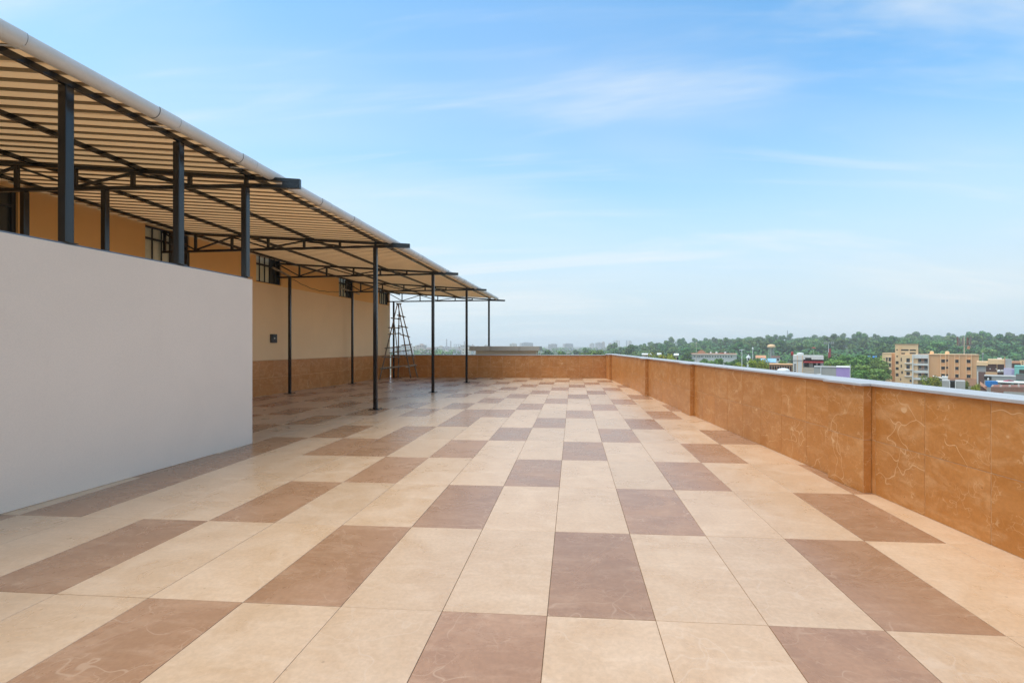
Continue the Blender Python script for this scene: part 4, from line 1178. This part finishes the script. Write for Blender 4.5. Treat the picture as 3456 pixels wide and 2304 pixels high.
mb.hexa([(a - 1, -1, zt), (b + 1, -1, zt - 1), (b + 1, 11, zt - 1), (a - 1, 11, zt), (m0 - 2, -1, zr), (m0 + 2, -1, zr), (m0 + 2, 11, zr), (m0 - 2, 11, zr)]); mb.build('roof', M['lilac_pale'], hh)
for i in range(4):
    xx = a + (b - a) * (i + .5) / 4; m = MB(); m.box(xx - .8, -.12, zt - 2.6, xx + .8, -.003, zt - 1.0); m.build('window', M['glass'], hh)
lm = thing('lattice_mast', 'thin lattice mast rising above the hilltop house', 'mast', ground_at(CX4(2115), 820), YAW)
ht_ = EYE - (CY4(80) - CY) / FOC * 820 - lm.location.z
for i in range(3):
    t = i * 2.094; mb = MB(); mb.tube((1.6 * math.cos(t), 1.6 * math.sin(t), 0), (.5 * math.cos(t), .5 * math.sin(t), ht_), .22, .16, 6); mb.build('leg', M['steel'], lm)
mb = MB()
for k in range(14):
    for i in range(3):
        t0, t1 = i * 2.094, (i + 1) * 2.094; z0, z1 = ht_ * k / 14, ht_ * (k + 1) / 14; r0, r1 = 1.6 - 1.1 * k / 14, 1.6 - 1.1 * (k + 1) / 14
        mb.tube((r0 * math.cos(t0), r0 * math.sin(t0), z0), (r1 * math.cos(t1), r1 * math.sin(t1), z1), .12, .12, 4)
mb.build('lattice', M['steel'], lm)

# --- houses on the right
K3 = .10203
DX = lambda X: 3260 + X * K3
DY = lambda Y: 1180 + Y * K3
ch = facade_thing('cream_house', 'cream flat roofed house with a dark brown recessed wall and balcony', 'house', 3340, 150)
def qx(X): return fx(ch, DX(X))
def qz(Y): return fz(ch, DY(Y))
mb = MB(); mb.box(qx(345), .8, 0, qx(665), 9, qz(520)); mb.build('left_wall', M['grey_render'], ch)
mb = MB(); mb.box(qx(345), .2, qz(530), qx(725), 9.2, qz(400)); mb.build('left_parapet', M['tan_pale'], ch)
mb = MB(); mb.box(qx(725) + .01, .0, qz(475), qx(1270), 9.1, qz(320)); mb.build('roof_parapet', M['tan_pale'], ch)
mb = MB(); mb.box(qx(668), 1.4, 0, qx(1262), 9, qz(478)); mb.build('recessed_wall', M['brown_wall'], ch)
mb = MB(); mb.box(qx(1040), 2, qz(319), qx(1185), 4, qz(268)); mb.build('roof_box', M['white_far'], ch)
mb = MB(); mb.box(qx(648), -.3, qz(825), qx(1040), 1.39, qz(765)); mb.build('balcony_front', M['tan'], ch)
mb = MB(); mb.box(qx(655), -.35, qz(764), qx(1035), 1.38, qz(742)); mb.build('balcony_rail', M['tan_pale'], ch)
for X, Y in ((800, 635), (1000, 630)):
    m = MB(); m.tube((qx(X), 1.39, qz(Y)), (qx(X), 1.2, qz(Y)), .20, .20, 12); m.build('wall_lamp', M['white_paint'], ch)
m = MB(); m.box(qx(1015), 1.25, qz(700), qx(1042), 1.395, qz(480)); m.build('drain_pipe', M['tan_pale'], ch)
m = MB(); m.box(qx(350), .7, qz(556), qx(640), .798, qz(538)); m.build('window_slot', M['dark_void'], ch)
m = MB(); m.box(qx(390), -.1, 0, qx(640), .75, qz(740)); m.build('lower_front', M['brown_wall'], ch)
m = MB(); m.box(qx(372), -.2, 0, qx(405), .7, qz(735)); m.build('corner_pier', M['white_far'], ch)
for X, Y in ((1095, 745), (1205, 745)):
    o = MB(); o.lathe((0, 0, 0), ((0, 0), (.42, 0), (.46, .4), (.38, .72), (.15, .85), (0, .85)), 12)
    oo = o.build('water_tank', M['white_paint'], loc=at(DX(X), DY(Y), 148.5), smooth=True); tag(oo, 'white water tank beside the dark brown recessed wall', 'water tank', 'tanks beside the cream house')
gp = facade_thing('grey_tower_house', 'narrow grey cement stair block with a pale lilac wall below', 'house', 3402, 145)
mb = MB(); mb.box(fx(gp, DX(1278)), 1, 0, fx(gp, DX(1512)), 6, fz(gp, DY(318))); mb.build('stair_block', M['grey_render'], gp)
mb = MB(); mb.box(fx(gp, DX(1270)), .9, fz(gp, DY(600)), fx(gp, DX(1300)), .998, fz(gp, DY(240))); mb.build('chimney_pipe', M['orange_stucco'], gp)
mb = MB(); mb.box(fx(gp, DX(1250)), -.6, 0, fx(gp, DX(1600)), .89, fz(gp, DY(612))); mb.build('lilac_wall', M['lilac_pale'], gp)
for Y in (655, 705, 760):
    m = MB(); m.box(fx(gp, DX(1510)), -.72, fz(gp, DY(Y + 14)), fx(gp, DX(1598)), -.603, fz(gp, DY(Y))); m.build('wall_band', M['lilac'], gp)
tl = facade_thing('teal_house', 'teal painted house with an opening half covered by a dark tarpaulin', 'house', 3460, 140)
ho = [(fx(tl, DX(1760)), fx(tl, DX(1990)), fz(tl, DY(800)), fz(tl, DY(660)))]
mb = MB(); holed(mb, fx(tl, DX(1600)), fx(tl, DX(2300)), 0, fz(tl, DY(552)), ho, .6); body(mb, fx(tl, DX(1600)), fx(tl, DX(2300)), 0, fz(tl, DY(552)), 0, 8); mb.build('house_wall', M['teal'], tl)
h = ho[0]; m = MB(); m.box(h[0], .6, h[2], h[1], .66, h[3]); m.build('opening', M['brown_wall'], tl)
m = MB(); m.hexa([(fx(tl, DX(1640)), -1.6, fz(tl, DY(1000))), (fx(tl, DX(2200)), -1.6, fz(tl, DY(1010))), (fx(tl, DX(2200)), -.05, fz(tl, DY(820))), (fx(tl, DX(1650)), -.05, fz(tl, DY(815))), (fx(tl, DX(1640)), -1.6, fz(tl, DY(990))), (fx(tl, DX(2200)), -1.6, fz(tl, DY(1000))), (fx(tl, DX(2200)), -.05, fz(tl, DY(808))), (fx(tl, DX(1650)), -.05, fz(tl, DY(803)))]); m.build('tarpaulin', M['tarp_dark'], tl)
m = MB(); m.box(fx(tl, DX(1595)), -.1, fz(tl, DY(552)), fx(tl, DX(2310)), 8.1, fz(tl, DY(540))); m.build('roof_slab', M['teal'], tl)
oh = facade_thing('peach_house', 'peach flat roofed house with a slanting parapet behind the teal house', 'house', 3440, 170)
mb = MB(); mb.box(fx(oh, DX(1500)), 0, 0, fx(oh, DX(2300)), 8, fz(oh, DY(460))); mb.build('house_wall', M['brown_wall'], oh)
mb = MB(); mb.box(fx(oh, DX(1495)), -.6, fz(oh, DY(455)), fx(oh, DX(2300)), 8.1, fz(oh, DY(392))); mb.build('roof_band', M['orange_stucco'], oh)
mb = MB(); z0, z1 = fz(oh, DY(535)), fz(oh, DY(345)); x0, x1, x2 = fx(oh, DX(1770)), fx(oh, DX(1830)), fx(oh, DX(2300))
mb.hexa([(x1, -.9, z0), (x2, -.9, z0), (x2, -.61, z0), (x1, -.61, z0), (x0, -.9, z1), (x2, -.9, z1), (x2, -.61, z1), (x0, -.61, z1)]); mb.build('slanting_parapet', M['tan_pale'], oh)
for Y in (400, 465):
    m = MB(); m.box(fx(oh, DX(1850)), -.96, fz(oh, DY(Y + 18)), fx(oh, DX(1890)), -.903, fz(oh, DY(Y - 18))); m.build('vent_hole', M['brown_wall'], oh)
ts = facade_thing('cement_terrace', 'bare grey cement roof terrace with a dark doorway below the cream house', 'house', 3360, 118)
mb = MB(); mb.box(fx(ts, DX(600)), 0, 0, fx(ts, DX(1640)), 8, fz(ts, DY(872))); mb.build('terrace_wall', M['grey_render'], ts)
m = MB(); m.box(fx(ts, DX(600)), -.1, fz(ts, DY(1000)), fx(ts, DX(845)), -.003, fz(ts, DY(890))); m.build('doorway', M['dark_void'], ts)
m = MB(); m.lathe((fx(ts, DX(735)), -.4, fz(ts, DY(1010))), ((0, 0), (.16, 0), (.18, .3), (.1, .55), (0, .6)), 10); m.build('white_jar', M['white_paint'], ts)
m = MB(); m.box(fx(ts, DX(595)), -.15, fz(ts, DY(872)), fx(ts, DX(1640)), .2, fz(ts, DY(856))); m.build('terrace_coping', M['white_far'], ts)
# magenta and white cloths heaped on a lower roof
mc = MB()
for i in range(9):
    for j in range(5):
        x = -1.15 + i * .29; y = j * .25; mc.v.append((x, y, .42 * math.sin(math.pi * (i / 8)) * (1 - .12 * j) + .10 * math.sin(i * 2.1 + j)))
for i in range(8):
    for j in range(4): mc.f.append((i * 5 + j, (i + 1) * 5 + j, (i + 1) * 5 + j + 1, i * 5 + j + 1))
o = mc.build('cloth_heap', M['magenta'], loc=at(DX(1460), DY(1062), 112), rz=YAW, smooth=True); so = o.modifiers.new('thick', 'SOLIDIFY'); so.thickness = .05; tag(o, 'magenta cloth heaped on the white edged roof below the lilac wall', 'cloth')
lr = facade_thing('low_roof_house', 'low house with a white edged roof and washing below the lilac wall', 'house', 3400, 110)
mb = MB(); mb.box(fx(lr, DX(1040)), 0, 0, fx(lr, DX(2200)), 6, fz(lr, DY(1090))); mb.build('house_wall', M['grey_render'], lr)
mb = MB(); mb.box(fx(lr, DX(985)), -.5, fz(lr, DY(1090)), fx(lr, DX(2200)), 6.1, fz(lr, DY(1066))); mb.build('roof_edge', M['white_far'], lr)
for X0_, X1_, mt in ((1150, 1480, 'tarp_dark'), (1510, 1580, 'teal'), (1590, 1690, 'tarp_dark')):
    m = MB(); m.box(fx(lr, DX(X0_)), -.1, fz(lr, DY(1190)), fx(lr, DX(X1_)), -.003, fz(lr, DY(1112))); m.build('wall_opening', M[mt], lr)
m = MB(); m.box(fx(lr, DX(1715)), -.4, 0, fx(lr, DX(1765)), -.05, fz(lr, DY(1092))); m.build('porch_pillar', M['white_far'], lr)
# blue tank
bt = MB(); bt.box(-.95, -.5, 0, .95, .5, 1.35)
o = bevel(bt.build('blue_tank', M['blue'], loc=at(DX(845), DY(1235), 104), rz=YAW), .08, 3); tag(o, 'bright blue plastic tank on the low roofs by the brick wall', 'water tank')
m = MB()
for k in range(4): m.box(-.965, -.515, .18 + k * .3, .965, .515, .24 + k * .3)
m.build('tank_rib', M['blue'], o)
# foreground brick wall and tiled lean-to
bw = facade_thing('brick_house', 'low dark red brick house just beyond the coping', 'house', 3430, 84)
mb = MB(); mb.hexa([(fx(bw, DX(800)), 0, 0), (fx(bw, DX(2300)), 0, 0), (fx(bw, DX(2300)), 7, 0), (fx(bw, DX(800)), 7, 0), (fx(bw, DX(800)), 0, fz(bw, DY(1262))), (fx(bw, DX(2300)), 0, fz(bw, DY(1205))), (fx(bw, DX(2300)), 7, fz(bw, DY(1205))), (fx(bw, DX(800)), 7, fz(bw, DY(1262)))]); mb.build('brick_wall', M['brick'], bw)
mb = MB(); mb.box(fx(bw, DX(1240)), -.12, 0, fx(bw, DX(2300)), -.003, fz(bw, DY(1395))); mb.build('pale_plinth', M['grey_render'], bw)
tr_ = facade_thing('tiled_lean_to', 'small lean-to with a sloping terracotta roof beside the blue tank', 'shed', 3318, 95)
mb = MB(); mb.box(fx(tr_, DX(480)), .4, 0, fx(tr_, DX(690)), 3, fz(tr_, DY(1230))); mb.build('lean_to_wall', M['brick'], tr_)
mb = MB()
for i in range(7):
    a, b = fx(tr_, DX(470 + i * 32)), fx(tr_, DX(470 + (i + 1) * 32) ) - .02
    za, zb_ = fz(tr_, DY(1090 + i * 22)), fz(tr_, DY(1090 + (i + 1) * 22)); mb.hexa([(a, -.4, za - .45), (b, -.4, zb_ - .45), (b, 3.2, zb_), (a, 3.2, za), (a, -.4, za - .38), (b, -.4, zb_ - .38), (b, 3.2, zb_ + .07), (a, 3.2, za + .07)])
mb.build('roof', M['orange_stucco'], tr_)
# slabs, gate and awning before the apartment block
sl = facade_thing('grey_roof_house', 'grey flat cement roofs with a dark gap before the apartment block', 'house', 3200, 92)
for X0_, X1_ in ((1480, 1640), (1760, 1960)):
    mb = MB(); mb.box(fx(sl, AX(X0_)), 0, 0, fx(sl, AX(X1_)), 5, fz(sl, AY(1020))); mb.build('roof_block', M['grey_render'], sl)
mb = MB(); mb.box(fx(sl, AX(1640)) + .01, .8, 0, fx(sl, AX(1760)) - .01, 4.9, fz(sl, AY(1035))); mb.build('gap_shutter', M['dark_void'], sl)
for X in (1632, 1752):
    m = MB(); m.box(fx(sl, AX(X)), -.12, 0, fx(sl, AX(X + 18)), -.003, fz(sl, AY(1025))); m.build('gate_post', M['white_far'], sl)
wa_ = facade_thing('white_shelter', 'white sloping shelter roof against the foot of the apartment block', 'shed', 3172, 150)
mb = MB(); mb.box(fx(wa_, AX(1480)), 0, 0, fx(wa_, AX(1602)), 4, fz(wa_, AY(932))); mb.build('shelter_wall', M['white_far'], wa_)
mb = MB(); a, b = fx(wa_, AX(1285)), fx(wa_, AX(1480)) - .01; z0, z1 = fz(wa_, AY(925)), fz(wa_, AY(960))
mb.hexa([(a, -.5, z0 - .12), (b, -.5, z1 - .12), (b, 4, z1 - .12), (a, 4, z0 - .12), (a, -.5, z0), (b, -.5, z1), (b, 4, z1), (a, 4, z0)]); mb.build('sloping_roof', M['white_far'], wa_)
m = MB(); m.box(a + .3, .2, 0, b, 3.8, z1 - .2); m.build('shelter_back', M['grey_render'], wa_)

# ------------------------------------------------------------------ far city in the haze
M['city'] = [stained_plaster('far_render_%d' % i, c, tuple(x * .7 for x in c), .9, .3, .1) for i, c in enumerate(((.60, .56, .52), (.66, .60, .50), (.50, .47, .46), (.56, .46, .40)))]
def far_block(u, d, wm, hm, label, group, storeys):
    p = ground_at(u, d); e = thing('far_building', label, 'building', p, YAW + random.uniform(-.4, .4), group)
    dp = wm * random.uniform(.5, .9); mat = random.choice(M['city'])
    holes = []
    nx = max(2, int(wm / 4))
    for i in range(nx):
        for k in range(storeys):
            xx = -wm / 2 + wm * (i + .5) / nx; z = hm * (k + .35) / storeys; holes.append((xx - .8, xx + .8, z, z + hm / storeys * .45))
    mb = MB(); holed(mb, -wm / 2, wm / 2, -3, hm, holes, .4); body(mb, -wm / 2, wm / 2, -3, hm, 0, dp); mb.build('block_wall', mat, e)
    mb = MB(); mb.box(-wm / 2 + .1, .4, .5, wm / 2 - .1, .5, hm - .5); mb.build('window_band', M['glass'], e)
    mb = MB(); mb.box(-wm * .2, dp * .3, hm, wm * .15, dp * .7, hm + random.uniform(1.5, 3)); mb.box(wm * .2, dp * .2, hm, wm * .38, dp * .5, hm + 1.3); mb.build('roof_hut', mat, e)
for d, n in ((700, 9), (950, 16), (1300, 18)):
    for i in range(n):
        u = 1290 + (1690 - 1290) * (i + random.uniform(.1, .9)) / n
        far_block(u, d * random.uniform(.93, 1.1), random.uniform(9, 20), random.uniform(6, 12) * (1 + (d > 900) * .45), 'pale low block of the far-off city seen past the canopy posts', 'far-off city blocks', 3)
A6 = lambda X: 1350 + X * .2126
for X, top in ((740, 110), (806, 140), (1020, 145)):
    p = ground_at(A6(X), 1250); e = thing('factory_chimney', 'tall slim factory chimney on the hazy skyline between the posts', 'chimney', p, 0, 'factory chimneys')
    h = EYE - (1120 + top * .2126 - CY) / FOC * 1250 - p.z
    mb = MB(); mb.tube((0, 0, -2), (0, 0, h), 2.0, 1.3, 12); mb.build('shaft', M['city'][2], e)
    mb = MB(); mb.tube((0, 0, h - 3), (0, 0, h - 2), 1.6, 1.6, 12); mb.build('collar', M['city'][3], e)
wf = facade_thing('factory', 'large pale factory hall with a framed roof on the hazy skyline', 'building', A6(850), 1100)
mb = MB(); mb.box(fx(wf, A6(690)), 0, -2, fx(wf, A6(860)), 30, fz(wf, 1120 + 260 * .2126)); mb.build('hall_wall', M['city'][1], wf)
mb = MB(); mb.box(fx(wf, A6(862)), 0, -2, fx(wf, A6(960)), 30, fz(wf, 1120 + 235 * .2126)); mb.build('annex_wall', M['city'][0], wf)
mb = MB(); z = fz(wf, 1120 + 195 * .2126)
mb.box(fx(wf, A6(850)), 2, z - 1, fx(wf, A6(966)), 20, z)
for X in (855, 890, 925, 958): mb.box(fx(wf, A6(X)), 3, -2, fx(wf, A6(X)) + 1.2, 5, z - 1)
mb.build('roof_frame', M['city'][2], wf)
for u0, u1, vt, d in ((1980 + 565 * .16156, 1980 + 585 * .16156, 1152, 2300), (1980 + 602 * .16156, 1980 + 655 * .16156, 1150.5, 2300), (1980 + 668 * .16156, 1980 + 690 * .16156, 1151, 2350), (1980 + 825 * .16156, 1980 + 850 * .16156, 1152, 2250), (1980 + 880 * .16156, 1980 + 945 * .16156, 1153, 2300), (1980 + 60 * .16156, 1980 + 150 * .16156, 1160, 1700), (1980 + 180 * .16156, 1980 + 300 * .16156, 1158, 1750), (1980 + 320 * .16156, 1980 + 380 * .16156, 1156, 1800), (1980 + 450 * .16156, 1980 + 520 * .16156, 1160, 1800), (1720, 1745, 1160, 1500), (1760, 1800, 1157, 1600), (1850, 1880, 1161, 1500), (1905, 1935, 1160, 1550)):
    p = at((u0 + u1) / 2, CY, d); hm = EYE - (vt - CY) / FOC * d + 15
    far_block((u0 + u1) / 2, d, (u1 - u0) / FOC * d, hm, 'pale tower block standing far off above the treetops', 'far-off tower blocks', 8)
# the undergrowth and treetops between the hillside trees: one mass
rnd = random.Random(6); mb = MB()
for i in range(1500):
    d = rnd.uniform(300, 900); u = rnd.uniform(1960 + (900 - d) * .1, 3700); p = at(u, CY, d); z = terrain_z(p.x, p.y); r = rnd.uniform(5, 9); hgt = rnd.uniform(4, 6.5)
    if d < 360 and 2300 < u < 2680: continue
    for k in range(34):
        v = Vector((rnd.gauss(0, 1), rnd.gauss(0, 1), abs(rnd.gauss(.2, 1)))).normalized(); q_ = p + Vector((v.x * r, v.y * r, 0)); q_.z = z + v.z * hgt
        a = v.orthogonal().normalized() * 1.5; b = v.cross(a)
        mb.quad(q_ - a, q_ + b * .8, q_ + a, q_ - b * .8)
o = mb.build('hillside_woods', M['leaf_hill'], kind='stuff'); tag(o, 'continuous green woods covering the hillside behind the houses', 'trees')
# far woods: a single mass of treetops that cannot be told apart
rnd = random.Random(5); mb = MB()
for i in range(260):
    d = rnd.uniform(600, 1900); u = rnd.uniform(1230, 2250); p = at(u, CY, d); z = terrain_z(p.x, p.y); r = rnd.uniform(6, 12); hgt = rnd.uniform(6, 10)
    for k in range(46):
        v = Vector((rnd.gauss(0, 1), rnd.gauss(0, 1), rnd.gauss(.2, 1))).normalized(); q_ = p + Vector((v.x * r, v.y * r, 0)); q_.z = z + hgt * .5 + v.z * hgt * .55
        a = v.orthogonal().normalized() * 1.6; b = v.cross(a)
        mb.quad(q_ - a, q_ + b * .8, q_ + a, q_ - b * .8)
o = mb.build('far_woods', M['leaf_hill'], kind='stuff'); tag(o, 'hazy far-off woods between the city blocks', 'trees')

# ------------------------------------------------------------------ haze
hm_, nt, b = new_mat('haze_air')
nt.nodes.remove(b)
pv = nt.nodes.new('ShaderNodeVolumePrincipled')
pv.inputs['Color'].default_value = (.985, .99, 1, 1)
pv.inputs['Density'].default_value = .00038
pv.inputs['Anisotropy'].default_value = .2
nt.links.new(pv.outputs[0], [n for n in nt.nodes if n.type == 'OUTPUT_MATERIAL'][0].inputs['Volume'])
mb = MB(); mb.box(-7000, -60, -20, 7000, 7000, 62)
hz_ = mb.build('haze', hm_, kind='stuff'); hz_['label'] = 'pale haze lying over the city and the wooded hill'; hz_['category'] = 'haze'
